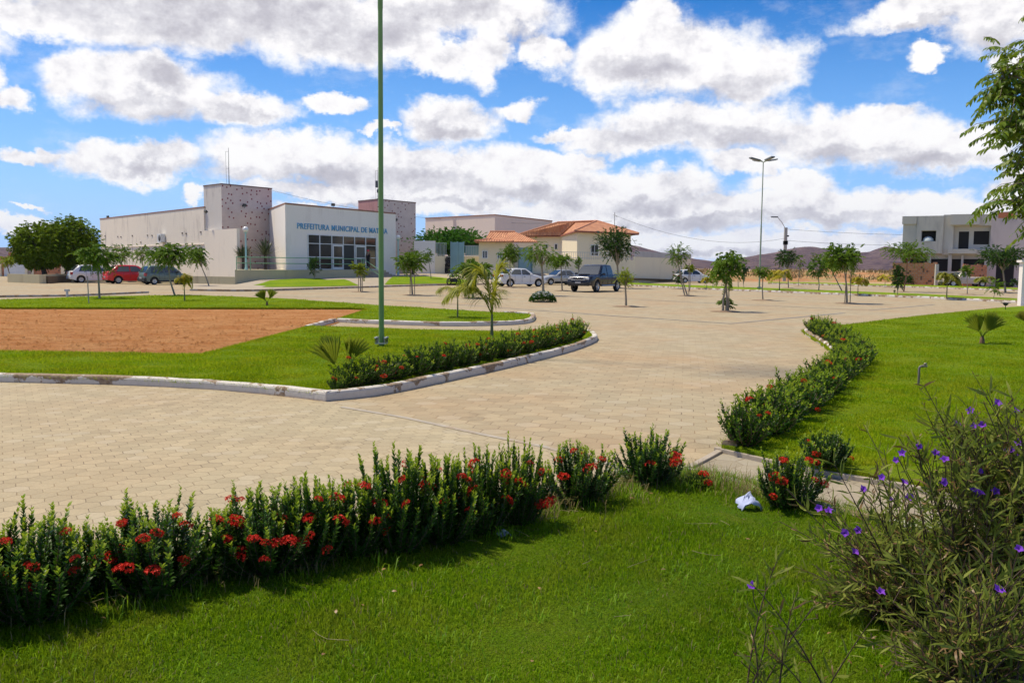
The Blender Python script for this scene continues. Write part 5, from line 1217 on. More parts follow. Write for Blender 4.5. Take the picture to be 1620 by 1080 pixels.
# --- flowering hedge shrubs
def shrub_proto(h, rad, nshoot, leafL, step, seed, hexes=True, spike=.18):
    r = np.random.default_rng(seed); lv = LV(); paths = []; tips = []
    for k in range(nshoot):
        q = math.sqrt(r.random())*1.0; a = r.random()*6.283; rr = q*rad
        top = h*(1-.42*q**2.4)*r.uniform(.72, 1.0)+(spike*h*r.random() if r.random() < .45 else 0)
        b0 = np.array([math.cos(a)*.22*rr, math.sin(a)*.22*rr, 0]); tp = np.array([math.cos(a)*rr+r.normal(0, .035), math.sin(a)*rr+r.normal(0, .035), top])
        c1 = np.array([math.cos(a)*rr*.85, math.sin(a)*rr*.85, top*.38])
        u = np.linspace(0, 1, 12)[:, None]; path = (1-u)**2*b0+2*u*(1-u)*c1+u*u*tp
        Lp = top*1.15; n = max(6, int(Lp*.88/step)); uu = np.linspace(.10+.12*(1-q), 1, n)[:, None]
        P = (1-uu)**2*b0+2*uu*(1-uu)*c1+uu*uu*tp; T_ = unit(2*(1-uu)*(c1-b0)+2*uu*(tp-c1))
        for sgn in (1, -1):
            ang = np.arange(n)*(math.pi/2)+r.normal(0, .35, n); U = perp(T_); Vv = np.cross(T_, U)
            side = (U*np.cos(ang)[:, None]+Vv*np.sin(ang)[:, None])*sgn
            up = .80+.95*uu; d = side+T_*up; Ls = leafL*(1-.38*uu[:, 0]**5)*r.uniform(.55, 1.25, n)*r.uniform(.85, 1.15)
            tipm = uu[:, 0] > 1-.075*(.5/h)-.02
            for mk_, mi in ((~tipm, 0), (tipm, 1)):
                if mk_.any():
                    if hexes: lv.hexes(P[mk_], d[mk_], Ls[mk_], Ls[mk_]*.40, mi, flat=T_[mk_]+.001)
                    else: lv.diamonds(P[mk_], d[mk_], Ls[mk_], Ls[mk_]*.5, mi)
        paths.append(([tuple(p) for p in path[::2]], [.006, .005, .0045, .004, .003, .0025][:len(path[::2])])); tips.append(tp)
    me = lv.mesh('foliage', [IXD, IXT])
    sb = MB()
    for pts, rad_ in paths: sb.tube(pts, rad_, 4, cap=False)
    st = sb.build('stems', STEM, normals=False); sm = st.data; bpy.data.objects.remove(st)
    return me, sm, tips
def flower_proto(rad, nf, seed):
    r = np.random.default_rng(seed); lv = LV(); a = r.random(nf)*6.283; z = r.uniform(-.15, 1, nf); q = np.sqrt(np.maximum(0, 1-z*z))
    C = np.stack([np.cos(a)*q, np.sin(a)*q, z*.75], 1)*rad*r.uniform(.75, 1.05, nf)[:, None]; N = unit(C+np.array([0, 0, rad*.3]))
    U = perp(N); V = np.cross(N, U)
    for k in range(4): an = k*math.pi/2+.3; lv.diamonds(C, U*math.cos(an)+V*math.sin(an)+N*.25, rad*.30, rad*.20)
    return lv.mesh('flower_cluster', [IXR])
NEARV = [shrub_proto(.66, .33, 84, .050, .0150, 10+i) for i in range(5)]
MIDV = [shrub_proto(.47, .27, 62, .045, .020, 30+i, hexes=False) for i in range(4)]
FL = [flower_proto(.042, 34, 50+i) for i in range(3)]
def ordn(n):
    w = ['first', 'second', 'third', 'fourth', 'fifth', 'sixth', 'seventh', 'eighth', 'ninth', 'tenth', 'eleventh', 'twelfth', 'thirteenth', 'fourteenth', 'fifteenth', 'sixteenth', 'seventeenth', 'eighteenth', 'nineteenth', 'twentieth', 'twenty first', 'twenty second', 'twenty third', 'twenty fourth', 'twenty fifth', 'twenty sixth', 'twenty seventh', 'twenty eighth', 'twenty ninth', 'thirtieth']
    return w[n-1]
def put_shrub(V, label, group, loc, sx, sz, rz, nfl, h, rad, r, flfront=True):
    T = thing('flowering_shrub', label, 'shrub', loc, rz, group); T.scale = (sx, sx, sz)
    link('foliage', V[0], T); link('stems', V[1], T)
    for k in range(nfl):
        a = r.uniform(0, 6.283) if r.random() < .35 else r.uniform(-2.8, -.3)-rz; q = r.uniform(.45, 1.02); z = h*r.uniform(.34, .98)*(1-.15*q)
        q = q*rad*(1.0 if z < h*.6 else .75); f = link('flower_cluster', FL[r.randrange(3)], T, (math.cos(a)*q, math.sin(a)*q, z)); s = r.uniform(.5, 1.05)
        f.scale = (s/sx, s/sx, s/sz); f.rotation_euler = (r.uniform(-.7, .7), r.uniform(-.7, .7), r.uniform(0, 6))
    return T
near = [(-70, 1010, 240, 800, 9, 'wide dark shrub cut by the left picture edge'), (60, 988, 225, 800, 9, None), (160, 950, 150, 815, 5, None), (245, 945, 210, 782, 14, None), (345, 920, 150, 800, 7, None), (418, 915, 190, 762, 12, None), (490, 905, 150, 748, 9, None), (560, 888, 160, 735, 8, None), (632, 880, 165, 702, 8, None), (700, 868, 140, 712, 5, None),
        (762, 852, 135, 702, 7, None), (822, 838, 120, 694, 8, None), (915, 806, 130, 690, 9, None), (1027, 776, 125, 678, 7, None), (1104, 782, 44, 742, 3, None), (1248, 812, 118, 708, 9, None), (1308, 747, 92, 676, 4, None)]
nlab = {12: 'lone shrub with open gap left of it, nearest bend of foreground hedge', 13: 'free standing rounded shrub left of the footpath corner', 14: 'tiny seedling shrub between the round shrub and crumpled paper',
        15: 'lone shrub with spreading side shoots right of the crumpled paper', 16: 'small shrub on the lawn side of the footpath'}
r = random.Random(11)
for i, (px, py, wpx, ty, nf_, lab) in enumerate(near):
    p = G(px, py-8, .06); s = 1400/p.y*math.cos(PITCH); hgt = (py-8-ty)/s*1.02; wd = wpx/s
    lab = nlab.get(i) or lab or 'red flowered leafy shrub, %s from the left in the near hedge' % ordn(i)
    put_shrub(NEARV[i % 5], lab, 'shrubs of the near hedge', p, wd/.66, hgt/.68, r.uniform(0, 6), nf_, .66, .33, r)
def hedge_line(pts, n, lab, group, off, hs, fl, seed):
    r = random.Random(seed); pts = smooth_line(pts, 8); L = [0]
    for a, b in zip(pts, pts[1:]): L.append(L[-1]+(b-a).length)
    for i in range(n):
        s_ = L[-1]*(i+.5)/n; j = next((k for k in range(len(L)-1) if L[k+1] >= s_), len(pts)-2); u = (s_-L[j])/max(1e-6, L[j+1]-L[j]); p = pts[j].lerp(pts[j+1], u); d = (pts[j+1]-pts[j]).normalized(); nn = Vector((-d.y, d.x, 0))
        p = p+nn*off+Vector((r.uniform(-.04, .04), r.uniform(-.04, .04), .08)); h = hs*r.uniform(.88, 1.12)
        put_shrub(MIDV[r.randrange(4)], lab % ordn(i+1), group, p, r.uniform(.92, 1.12)*(L[-1]/n/.40)**.5, h/.5, r.uniform(0, 6), fl if r.random() < .7 else 1, .47, .27, r)
hedge_line(gp([(560, 626), (600, 624), (700, 603.5), (800, 581.5), (880, 561.5), (938, 542)]), 20, 'glossy shrub, %s from the left in the island hedge behind white kerb', 'shrubs of the island hedge', .34, .47, 4, 3)
hedge_line(gp([(1135, 722), (1190, 690), (1240, 660), (1285, 625), (1318, 600), (1334, 582), (1322, 562), (1300, 545), (1278, 531)]), 28, 'green shrub, %s from the near end of the hedge beside right lawn', 'shrubs of the right lawn hedge', -.18, .46, 2, 4)
put_shrub(MIDV[1], 'low straggly shrub at the left foot of the island hedge', 'shrubs of the island hedge', G(545, 615, .08), .7, .6, 1.0, 1, .47, .27, r)
put_shrub(MIDV[3], 'sparse small shrub beside the kerb corner under the fan palm', 'shrubs of the island hedge', G(534, 618, .08), .5, .45, 2.0, 1, .47, .27, r)
# --- trees
def tree(label, base, crown, kind='mid', z=0.0, dep=None, tips=9, sprays=150, leaf=.125, spr=.38, trunk=.045, lean=0, stakes=0, seed=None, flat=.5, droop=.6, bark=None, name='young_tree', cat='tree', group='young trees of the car park', trunks=1, clump=.20, pit=True, leafn=14):
    """crown = (x0, y0, x1, y1) as seen; the base point fixes where it stands, so its true size follows"""
    sd = seed if seed is not None else int(base[0]*7+base[1]); r = np.random.default_rng(sd); rr = random.Random(sd)
    p = G(base[0], base[1], z) if dep is None else D(base[0], base[1], dep)
    if dep is not None: p.z = z
    T = thing(name, label, cat, p, 0, group)
    x0, y0, x1, y1 = crown; c0 = D((x0+x1)/2, (y0+y1)/2, p.y)-p; s = 1400/p.y
    rx = (x1-x0)/2/s; rz_ = (y1-y0)/2/s; ry = rx*.9
    fork = np.array([c0.x*.6+lean, 0, max(.3, c0.z-rz_*(1.0 if tips < 30 else .75))]); b0 = np.array([0., 0, 0])
    tip = []
    for k in range(tips):
        a = k*2.39996+rr.uniform(-.4, .4); q = math.sqrt((k+.5)/tips)*rr.uniform(.75, 1.0)*.82
        zt = rz_*(1-q*q)*flat*rr.uniform(.5, 1.1)+rz_*rr.uniform(-.35, .30)
        if tips >= 30:
            zz = 1-2*(k+.5)/tips; qq = math.sqrt(1-zz*zz)*rr.uniform(.72, .86); tip.append(np.array([c0.x+math.cos(a)*qq*rx, math.sin(a)*qq*ry, c0.z+zz*rz_*.78+rz_*rr.uniform(-.08, .08)])); continue
        tip.append(np.array([c0.x+math.cos(a)*q*rx, math.sin(a)*q*ry, c0.z+zt]))
    paths = []
    for tk in range(trunks):
        o = (tk-(trunks-1)/2)*.16
        mid = (b0+fork)/2+np.array([rr.uniform(-.05, .05)+lean*.5, 0, 0])
        paths.append(([(o, 0, -.05), (mid[0]+o*.7, mid[1], mid[2]), tuple(fork)], [trunk*1.15, trunk*.9, trunk*.75]))
    sub_tubes(paths, 'trunk', bark or BARKL, T, n=8)
    bp = []
    for t_ in tip:
        m_ = fork*.45+t_*.55+np.array([0, 0, rz_*.12]); bp.append(([tuple(fork), tuple(m_), tuple(t_)], [trunk*.6, trunk*.38, trunk*.15]))
    sub_tubes(bp, 'branches', bark or BARKL, T, n=5)
    lv = LV(); K = int(sprays*1.35); ti = r.integers(0, tips, K); tp = np.array(tip)[ti]; u = r.random(K)[:, None]**.6
    st = fork*(1-u)+tp*u; st = st*(.25)+tp*.75 if False else (fork+(tp-fork)*(.45+.6*u))
    st = st+r.normal(0, 1, (K, 3))*np.array([rx, ry, rz_*.8])*clump
    cen = np.array([c0.x, 0, c0.z]); dv = unit((st-cen)/np.array([rx, ry, rz_])+r.normal(0, .55, (K, 3))+np.array([0, 0, .25])); L = spr*r.uniform(.6, 1.2, K)[:, None]
    m = leafn; uu = np.linspace(.15, 1, m)[None, :, None]; Pp = st[:, None]+dv[:, None]*uu*L[:, None]+np.array([0, 0, -1.])*uu**2*L[:, None]*droop*.6
    Td = unit(dv[:, None]+np.array([0, 0, -1.])*uu*droop*1.2+0*Pp); Sd = unit(np.cross(Td, np.array([0, 0, 1.])))
    for sg in (1, -1):
        d = Sd*sg*.9+Td*.55+np.array([0, 0, -.25])+r.normal(0, .12, Pp.shape); n_ = K*m
        lv.diamonds(Pp.reshape(-1, 3), d.reshape(-1, 3), leaf*r.uniform(.7, 1.2, n_)*(1-.3*np.tile(uu[0, :, 0], K)), leaf*.38)
    link('crown', lv.mesh('crown', [LF[kind]]), T)
    for k in range(stakes):
        bb = MB(); o = (.13 if k == 0 else -.13); bb.tube([(o, -.05, 0), (o*.8, -.05, max(.8, c0.z-rz_*.8))], .022, 6); bb.build('stake', plain('stake_wood', (.30, .24, .15), .85), T)
    if pit and z == 0 and dep is None:
        bb = MB(); bb.lathe([(.58, .009), (.40, .035), (.12, .05), (0, .055)], n=14); bb.build('soil_pit', plain('pit_soil', (.30, .20, .12), .95, var=.4, scale=8), T)
    return T
TR = tree
TR('umbrella shaped young tree before the white hatchback', (157.5, 472), (121, 386, 186, 419), sprays=190, tips=9, spr=.42, droop=1.0, stakes=0, z=.08)
TR('young tree whose crown rises over the white hatchback roof', (186, 446), (181, 384, 212, 417), sprays=120, tips=6, leaf=.11, spr=.45)
TR('young tree standing directly behind the bright red hatchback', (228, 447), (208, 389, 240, 414), sprays=110, tips=6, leaf=.11, spr=.45)
TR('young broad tree in front of the grey green hatchback', (277, 467), (230, 386, 302, 420), sprays=220, tips=10, spr=.42, droop=1.0, lean=-.1, z=.08)
TR('bent young tree leaning left over the grey green hatchback', (332, 455), (289, 384, 327, 424), sprays=170, tips=8, spr=.42, droop=1.0, lean=.10)
TR('young tree at far left edge before brick houses', (17, 432), (-8, 400, 26, 424), dep=78, kind='yellow', sprays=120, tips=6, leaf=.12)
TR('small fir like sapling on grass bank below the railing', (497.5, 446), (487, 410, 507, 443), dep=70, z=.3, sprays=60, tips=9, spr=.3, flat=1, kind='dark', droop=.2, clump=.12)
TR('small yellowish sapling tied to stakes by the entrance steps', (570.5, 462), (560, 415, 580, 436), sprays=70, tips=5, spr=.3, kind='yellow', stakes=2)
TR('twin staked young tree right of the tall near lamp mast', (652.5, 467), (622, 400, 672, 428), sprays=190, tips=9, spr=.38, stakes=2)
TR('small round tuft tree before the yard wall and iron gate', (683, 449), (667, 394, 685, 416), sprays=70, tips=5, spr=.35, leaf=.11, trunk=.035)
TR('low spreading young tree behind the yellow feather palm', (748, 472), (718, 412, 778, 440), sprays=200, tips=9, spr=.38)
TR('young tree directly in front of the white sedan', (807.5, 455), (787, 386, 826, 414), sprays=170, tips=8, spr=.4)
TR('airy gnarled tree rising above the white flowered ground bush', (860, 468), (826, 380, 884, 420), sprays=190, tips=10, leaf=.085, droop=1.2, trunk=.07, clump=.22)
TR('flat crowned young tree in front of the old silver saloon', (889.5, 460), (866, 403, 906, 420), sprays=150, tips=8, spr=.36)
TR('dense dark round tree behind the black pickup', (980, 456), (941, 366, 1008, 420), kind='dark', sprays=620, tips=16, leaf=.11, flat=.9, droop=.5, trunk=.09, clump=.20)
TR('lollipop shaped small tree in front of the black pickup tail', (990.5, 485), (974, 428, 1003, 455), sprays=170, tips=9, spr=.16, leaf=.055, kind='yellow', flat=.9, clump=.28, droop=.2, leafn=9)
TR('tall thin tree leaning left beside the far white hatchback', (1086, 468), (1052, 382, 1089, 420), sprays=120, tips=9, leaf=.085, trunk=.035, trunks=2, lean=-.12, stakes=1)
TR('small dark shrubby sapling left of the far white hatchback', (1072.5, 457), (1065, 428, 1080, 452), sprays=40, tips=6, spr=.3, kind='dark', leaf=.12, trunk=.02)
TR('little round tree just right of the far white hatchback nose', (1091, 461), (1085, 418, 1099, 428), sprays=50, tips=5, spr=.2, kind='yellow', trunk=.03)
TR('drooping large leaved tree with shoots at its foot, mid car park', (1147, 493), (1127, 398, 1172, 452), sprays=150, tips=11, leaf=.13, spr=.30, kind='mid', flat=.9, droop=1.4, trunks=2, stakes=1, clump=.24, leafn=10)
TR('small yellow green tree left of the drooping large leaved tree', (1128, 456), (1119, 424, 1138, 448), sprays=60, tips=5, spr=.3, kind='yellow', leaf=.12, trunk=.03)
TR('wispy nearly bare tree behind the drooping large leaved tree', (1168, 456), (1155, 396, 1182, 424), sprays=38, tips=9, leaf=.09, trunk=.03, clump=.12)
TR('dark climbing shrub on a stick left of the distant lamp mast', (1177, 457), (1169, 412, 1183, 452), sprays=60, tips=8, spr=.25, kind='dark', leaf=.12, flat=1, trunk=.025)
TR('small mushroom shaped tree right of the distant lamp mast', (1207, 475), (1193, 422, 1220, 438), sprays=110, tips=7, spr=.24, leaf=.07, trunk=.035)
TR('dark layered tree in front of the concrete utility pole', (1247.5, 456), (1221, 390, 1268, 426), sprays=190, tips=7, leaf=.12, kind='dark', clump=.13)
TR('thin sapling with few leaves right of the utility pole', (1263, 453), (1257, 402, 1273, 424), sprays=40, tips=5, leaf=.12, trunk=.025)
TR('open forked tree left of the big twin tree cluster', (1295, 461), (1278, 402, 1312, 440), sprays=90, tips=8, leaf=.13, spr=.45, clump=.14, trunk=.04, z=0)
TR('broad staked tree at centre right of the car park', (1340, 480), (1298, 388, 1368, 428), sprays=260, tips=12, spr=.42, stakes=2, clump=.16)
TR('paler tree close behind the broad staked tree', (1333, 461), (1282, 398, 1330, 430), sprays=170, tips=9, leaf=.12, clump=.16)
TR('flat topped tree with reddish stem before unfinished house left half', (1429.5, 462), (1402, 382, 1476, 414), sprays=260, tips=10, leaf=.12, spr=.5, bark=plain('bark_red', (.30, .13, .08), .9))
TR('dark narrow cone shaped tree left of brick wall', (1421, 469), (1410, 426, 1430, 466), kind='dark', sprays=150, tips=14, spr=.22, leaf=.10, flat=1, clump=.18, trunk=.02)
TR('small pale tree in front of the beige pickup', (1530, 466), (1520, 420, 1541, 440), sprays=70, tips=5, spr=.3, leaf=.10, trunk=.03)
TR('large spreading tree before the garage opening at right', (1591, 463), (1540, 382, 1628, 428), kind='dark', sprays=420, tips=14, leaf=.12, spr=.45, trunk=.07, clump=.16)
TR('thin vine like plant right of the beige pickup', (1573, 474), (1562, 440, 1586, 470), sprays=26, tips=8, spr=.3, leaf=.12, trunk=.015, clump=.1)
TR('scrubby dry bush at the foot of the brick wall', (1437, 452), (1428, 436, 1446, 453), sprays=60, tips=8, spr=.3, kind='dark', trunk=.015, name='bush', cat='bush', group='scrub by the building site')
TR('pale dry bush between brick wall and beige pickup', (1472, 452), (1460, 437, 1484, 453), sprays=70, tips=8, spr=.3, kind='yellow', trunk=.015, name='bush', cat='bush', group='scrub by the building site')
TR('dry brown bush at far right before garage opening', (1607, 455), (1597, 440, 1620, 456), sprays=70, tips=8, spr=.3, kind='dark', trunk=.015, name='bush', cat='bush', group='scrub by the building site')
# leafy shoots at the foot of the mid tree
TR('low leafy shoots around the drooping tree stem', (1148, 492), (1138, 472, 1158, 491), sprays=46, tips=9, spr=.2, leaf=.11, trunk=.012, name='leafy_shoots', cat='plant', pit=False, group=None, leafn=8)
# big round trees and the clipped hedge tree
TR('left big round dense tree in the walled planter', (72, 434), (14, 350, 110, 424), dep=73, z=.5, kind='big', sprays=3800, tips=80, leaf=.17, spr=.26, flat=1.0, droop=.6, trunk=.20, bark=BARKD, clump=.10, name='shade_tree', group='big round trees', pit=False)
TR('right big round dense tree in the walled planter', (106, 434), (66, 339, 157, 422), dep=75, z=.5, kind='big', sprays=3800, tips=80, leaf=.17, spr=.26, flat=1.0, droop=.6, trunk=.22, bark=BARKD, clump=.10, name='shade_tree', group='big round trees', pit=False)
TR('clipped flat topped bright green tree behind the yard wall', (714, 430), (654, 361, 770, 402), dep=90, z=.8, kind='hedge', sprays=2200, tips=50, leaf=.18, spr=.34, flat=.8, droop=.2, trunk=.16, bark=BARKD, clump=.15, name='clipped_tree', group=None, pit=False)
# neem tree standing outside the frame, its boughs reach in at the right
def neem():
    T = thing('neem_tree', 'neem boughs with toothed drooping leaflets hanging in at upper right', 'tree', (6.6, 7.2, 0.05)); r = np.random.default_rng(5)
    org = np.array([6.6, 7.2, .05]); bd = []
    blobs = [(1592, 128, 6.6, .24), (1612, 95, 7.0, .2), (1600, 165, 6.4, .20), (1612, 205, 6.6, .22), (1622, 250, 6.8, .18), (1598, 315, 6.5, .15), (1618, 290, 6.6, .15), (1618, 335, 6.7, .12), (1575, 118, 6.5, .12), (1590, 195, 6.4, .10), (1640, 150, 7, .35), (1650, 230, 7, .35), (1650, 310, 7, .3), (1700, 100, 7.2, .5), (1700, 250, 7.2, .5), (1780, 180, 7.5, .6), (1720, 20, 7.4, .5), (1850, 60, 7.5, .6), (1900, 220, 7.6, .6)]
    fork = np.array([0, 0, 1.5]); sub_tubes([([(0, 0, -.1), (.05, 0, .8), tuple(fork), (0, .1, 2.6)], [.16, .13, .11, .08])], 'trunk', BARKD, T, n=10)
    lv = LV(); br = []
    for (px, py, dep, rad) in blobs:
        c = np.array(D(px+22, py, dep))-org; mid = (fork*np.array([1, 1, 1.3])+c)/2+np.array([0, 0, .15]); br.append(([tuple(fork+np.array([0, .1, .5])), tuple(mid), tuple(c)], [.05, .022, .006]))
        K = int(12+85*rad**1.2*1.5); st = c+r.normal(0, .5, (K, 3))*rad; dv = unit(r.normal(0, 1, (K, 3))*np.array([1, 1, .5])+np.array([-.25, -.1, .12])); L = r.uniform(.14, .26, K)
        br += [([tuple(s_), tuple(s_+d_*l_*.6+np.array([0, 0, -.01])), tuple(s_+d_*l_+np.array([0, 0, -l_*.32]))], [.003, .002, .001]) for s_, d_, l_ in zip(st[:26], dv[:26], L[:26])]
        m = 8; uu = np.linspace(.2, 1, m)[None, :, None]; Pp = st[:, None]+dv[:, None]*uu*L[:, None, None]+np.array([0, 0, -1.])*uu**2*L[:, None, None]*.32
        Td = unit(dv[:, None]+np.array([0, 0, -.75])*uu+0*Pp); Sd = unit(np.cross(Td, np.array([0, 0, 1.])))
        for sg in (1, -1):
            d = Sd*sg*.8+Td*.55+np.array([0, 0, -.55])+r.normal(0, .1, Pp.shape); lv.hexes(Pp.reshape(-1, 3), d.reshape(-1, 3), r.uniform(.045, .075, K*m), .020, flat=Td.reshape(-1, 3)*0+np.array([0, 0, 1.])+r.normal(0, .3, (K*m, 3)))
    sub_tubes(br, 'branches', BARK, T, n=4); link('crown', lv.mesh('crown', [leafmat('neem_leaf', (.05, .12, .008), (.20, .27, .018), .42, .45, .25)]), T)
neem()
# --- palms
def fan_palm(label, px, py, hpx, wpx, nl, seed, z=.08, tint='palm', stem=.12):
    p = G(px, py, z); s = 1400/p.y; h = hpx/s; w = wpx/s; r = random.Random(seed); T = thing('fan_palm', label, 'palm', p, 0, 'small fan palms in the lawns')
    m = leafmat(tint, (.12, .20, .012), (.30, .34, .03), .4, .5, .2) if tint == 'palm' else leafmat(tint, (.25, .25, .03), (.42, .38, .05), .4)
    b = MB(); b.lathe([(h*.09, -.02), (h*.075, h*stem), (h*.05, h*stem*1.9), (.01, h*stem*2.2)], n=10); b.build('stem', plain('palm_stem', (.22, .13, .07), .95, var=.4, scale=20, bmp=.8), T)
    for k in range(nl):
        a = (k*math.pi+(.35 if k % 2 else -.35)*(k//2)+r.uniform(-.2, .2)) if k < 6 else r.uniform(0, 6.28); out = (w/2)*r.uniform(.30, .55); up = h*r.uniform(.36, .50); ct = Vector((math.cos(a)*out*.7, math.sin(a)*out*.7, up)); st = Vector((0, 0, h*stem*1.5))
        fr = thing('fan_leaf', None, None); fr.parent = T
        b = MB(); b.tube([st, st.lerp(ct, .5)+Vector((0, 0, h*.04)), ct], [h*.016, h*.011, h*.008], 5, cap=False); b.build('petiole', m, fr, normals=False)
        axis = ((ct-st).normalized()+Vector((0, 0, r.uniform(.1, .9)))).normalized(); side = axis.cross(Vector((0, 0, 1))).normalized(); side = Matrix.Rotation(r.choice((-1, 1))*r.uniform(.5, 1.3), 3, axis)@side; nrm = side.cross(axis); n = 17; R_ = h*r.uniform(.62, .75); vs = []; fs = []
        for i in range(n):
            an = (i/(n-1)-.5)*math.radians(70); d = axis*math.cos(an)+side*math.sin(an); d2 = axis*math.cos(an+.045)+side*math.sin(an+.045); d1 = axis*math.cos(an-.045)+side*math.sin(an-.045)
            k0 = len(vs); lift = nrm*R_*.05*(1 if i % 2 else -1)
            vs += [ct, ct+d1*R_*.68+nrm*R_*.03, ct+d*R_*.70+lift, ct+d2*R_*.68+nrm*R_*.03, ct+d*R_*(.98+.06*r.random())-Vector((0, 0, R_*.10*r.random()))]
            fs += [(k0, k0+1, k0+2), (k0, k0+2, k0+3), (k0+1, k0+4, k0+2), (k0+2, k0+4, k0+3)]
        link('blade', mkmesh('blade', [tuple(v) for v in vs], fs, m), fr)
fan_palm('fan palm at the left end of the island hedge', 542, 602, 70, 78, 6, 4)
fan_palm('small fan palm alone on the far lawn strip', 422.5, 483, 24, 28, 8, 5)
fan_palm('fan palm standing on the right lawn behind the tap', 1553.5, 543, 47, 46, 10, 6)
fan_palm('yellowing fan palm at the right edge of the lawn', 1626, 520, 26, 34, 8, 7, tint='palm_yellow')
def feather_palm(label, px, py, z, ty, wpx, nf_, stem_y, seed, tint=('feather', (.16, .19, .015), (.42, .40, .03)), arch=.6, leafw=.02, dirs=None, group='yellow green feather palms'):
    p = G(px, py, z); s = 1400/p.y; h = (py-ty)/s; sh = (py-stem_y)/s; w = wpx/s; r = random.Random(seed); T = thing('feather_palm', label, 'palm', p, 0, group); m = leafmat(tint[0], tint[1], tint[2], .42, .5, .3)
    b = MB(); b.tube([(0, 0, -.03), (0, 0, sh*.5), (0, 0, sh)], [max(.02, h*.022), max(.015, h*.018), max(.012, h*.012)], 8); b.build('stem', plain('palm_stem_green', (.20, .20, .08), .7, var=.3, scale=12), T)
    for k in range(nf_):
        a = dirs[k][0] if dirs else k*2.4+r.uniform(-.3, .3); rise = (h-sh)*(dirs[k][1] if dirs else r.uniform(.5, 1.0)); out = w/2*(dirs[k][2] if dirs else r.uniform(.6, 1.0)); end = dirs[k][3] if dirs else r.uniform(-.2, .5)
        u = np.linspace(0, 1, 16)[:, None]; A0 = np.array([0, 0, sh]); dh_ = np.array([math.cos(a), math.sin(a), 0])
        A1 = A0+dh_*out*.35+np.array([0, 0, rise*1.15]); A2 = A0+dh_*out+np.array([0, 0, rise*end]); path = (1-u)**2*A0+2*u*(1-u)*A1+u*u*A2
        fr = thing('frond', None, None); fr.parent = T
        sub_tubes([([tuple(q) for q in path[::3]], [h*.008, h*.007, h*.005, h*.004, h*.003, h*.002][:len(path[::3])])], 'rachis', m, fr, n=4)
        n = 46; u = np.linspace(.12, 1, n)[:, None]; P_ = (1-u)**2*A0+2*u*(1-u)*A1+u*u*A2; Tn = unit(2*(1-u)*(A1-A0)+2*u*(A2-A1)); Sd = unit(np.cross(Tn, np.array([0, 0, 1.])+0*Tn)); lv = LV(); Ln = (w*.30)*np.sin(np.clip(u[:, 0]*2.9+.25, 0, math.pi))**.6+.02
        for sg in (1, -1):
            d = Sd*sg+Tn*.75+np.array([0, 0, -.45])*arch+np.random.default_rng(seed+k).normal(0, .10, Tn.shape); lv.hexes(P_, d, Ln, leafw, flat=np.array([0, 0, 1.])+0*Tn, curl=.25)
        link('leaflets', lv.mesh('leaflets', [m]), fr)
feather_palm('tall yellow green feather palm behind the island hedge', 778, 543, .085, 410, 150, 4, 497, 3, dirs=[(math.pi*.98, .72, 1.05, .30), (math.pi*.06, .85, .22, .95), (math.pi*.93, 1.15, .50, .35), (-1.9, .5, .45, .5)], leafw=.028)
feather_palm('smaller arching feather palm on the upper lawn strip', 724, 502, .085, 438, 84, 6, 470, 8, leafw=.022)
feather_palm('small bright yellow palm in front of grey green hatchback', 292, 475.5, .085, 420, 34, 7, 455, 9, tint=('feather_y', (.35, .32, .02), (.60, .50, .04)), leafw=.035)
feather_palm('yellow palm right of the distant lamp mast', 1233, 459, .1, 418, 46, 8, 442, 10, tint=('feather_y', 0, 0), leafw=.05)
feather_palm('small yellow palm right of the broad staked tree', 1357, 465.5, .1, 433, 34, 8, 450, 11, tint=('feather_y', 0, 0), leafw=.05)
feather_palm('green yellow palm in front of the brick wall pillar', 1497.5, 471.5, .1, 424, 44, 8, 448, 12, leafw=.06)
feather_palm('tiny yellow palm by the far kerb near the earth mounds', 1400, 453, .1, 430, 32, 7, 444, 13, tint=('feather_y', 0, 0), leafw=.05)
feather_palm('yellowish palm between beige pickup and the right spreading tree', 1557, 455, .1, 433, 34, 7, 446, 14, leafw=.05)
feather_palm('low yellow palm left of the far white hatchback mirror sapling', 1118, 456, .1, 434, 20, 6, 447, 15, tint=('feather_y', 0, 0), leafw=.05)
# white flowered ground bush
def ground_bush():
    p = G(858.5, 478, 0); s = 1400/p.y; w = 41/s; h = 16/s; T = thing('ground_bush', 'low dark bush dotted with white flowers round a tree foot', 'bush', p); r = np.random.default_rng(3); lv = LV(); n = 2600
    a = r.random(n)*6.283; q = r.random(n)**.5; P_ = np.stack([np.cos(a)*q*w/2, np.sin(a)*q*w/2*.8, h*(1-q*q)**.5*r.uniform(.3, 1, n)+.02], 1); lv.diamonds(P_, P_*np.array([1, 1, 1.5])+r.normal(0, .15, (n, 3)), .09, .04); link('foliage', lv.mesh('foliage', [LF['dark']]), T)
    lv = LV(); n = 110; a = r.random(n)*6.283; q = r.random(n)**.5*.9; P_ = np.stack([np.cos(a)*q*w/2, np.sin(a)*q*w/2*.8, h*(1-q*q)**.5+.03], 1)
    for k in range(4): lv.diamonds(P_, np.stack([np.full(n, math.cos(k*1.57)), np.full(n, math.sin(k*1.57)), np.full(n, .4)], 1), .075, .05)
    link('flowers', lv.mesh('flowers', [leafmat('white_flower', (.7, .7, .65), (.8, .8, .78), .2)]), T)
    b = MB(); b.lathe([(w*.36, 0), (w*.40, .02), (w*.42, .05), (w*.39, .06), (w*.36, .03)], n=24); b.build('kerb_ring', PATHK, T)
ground_bush()
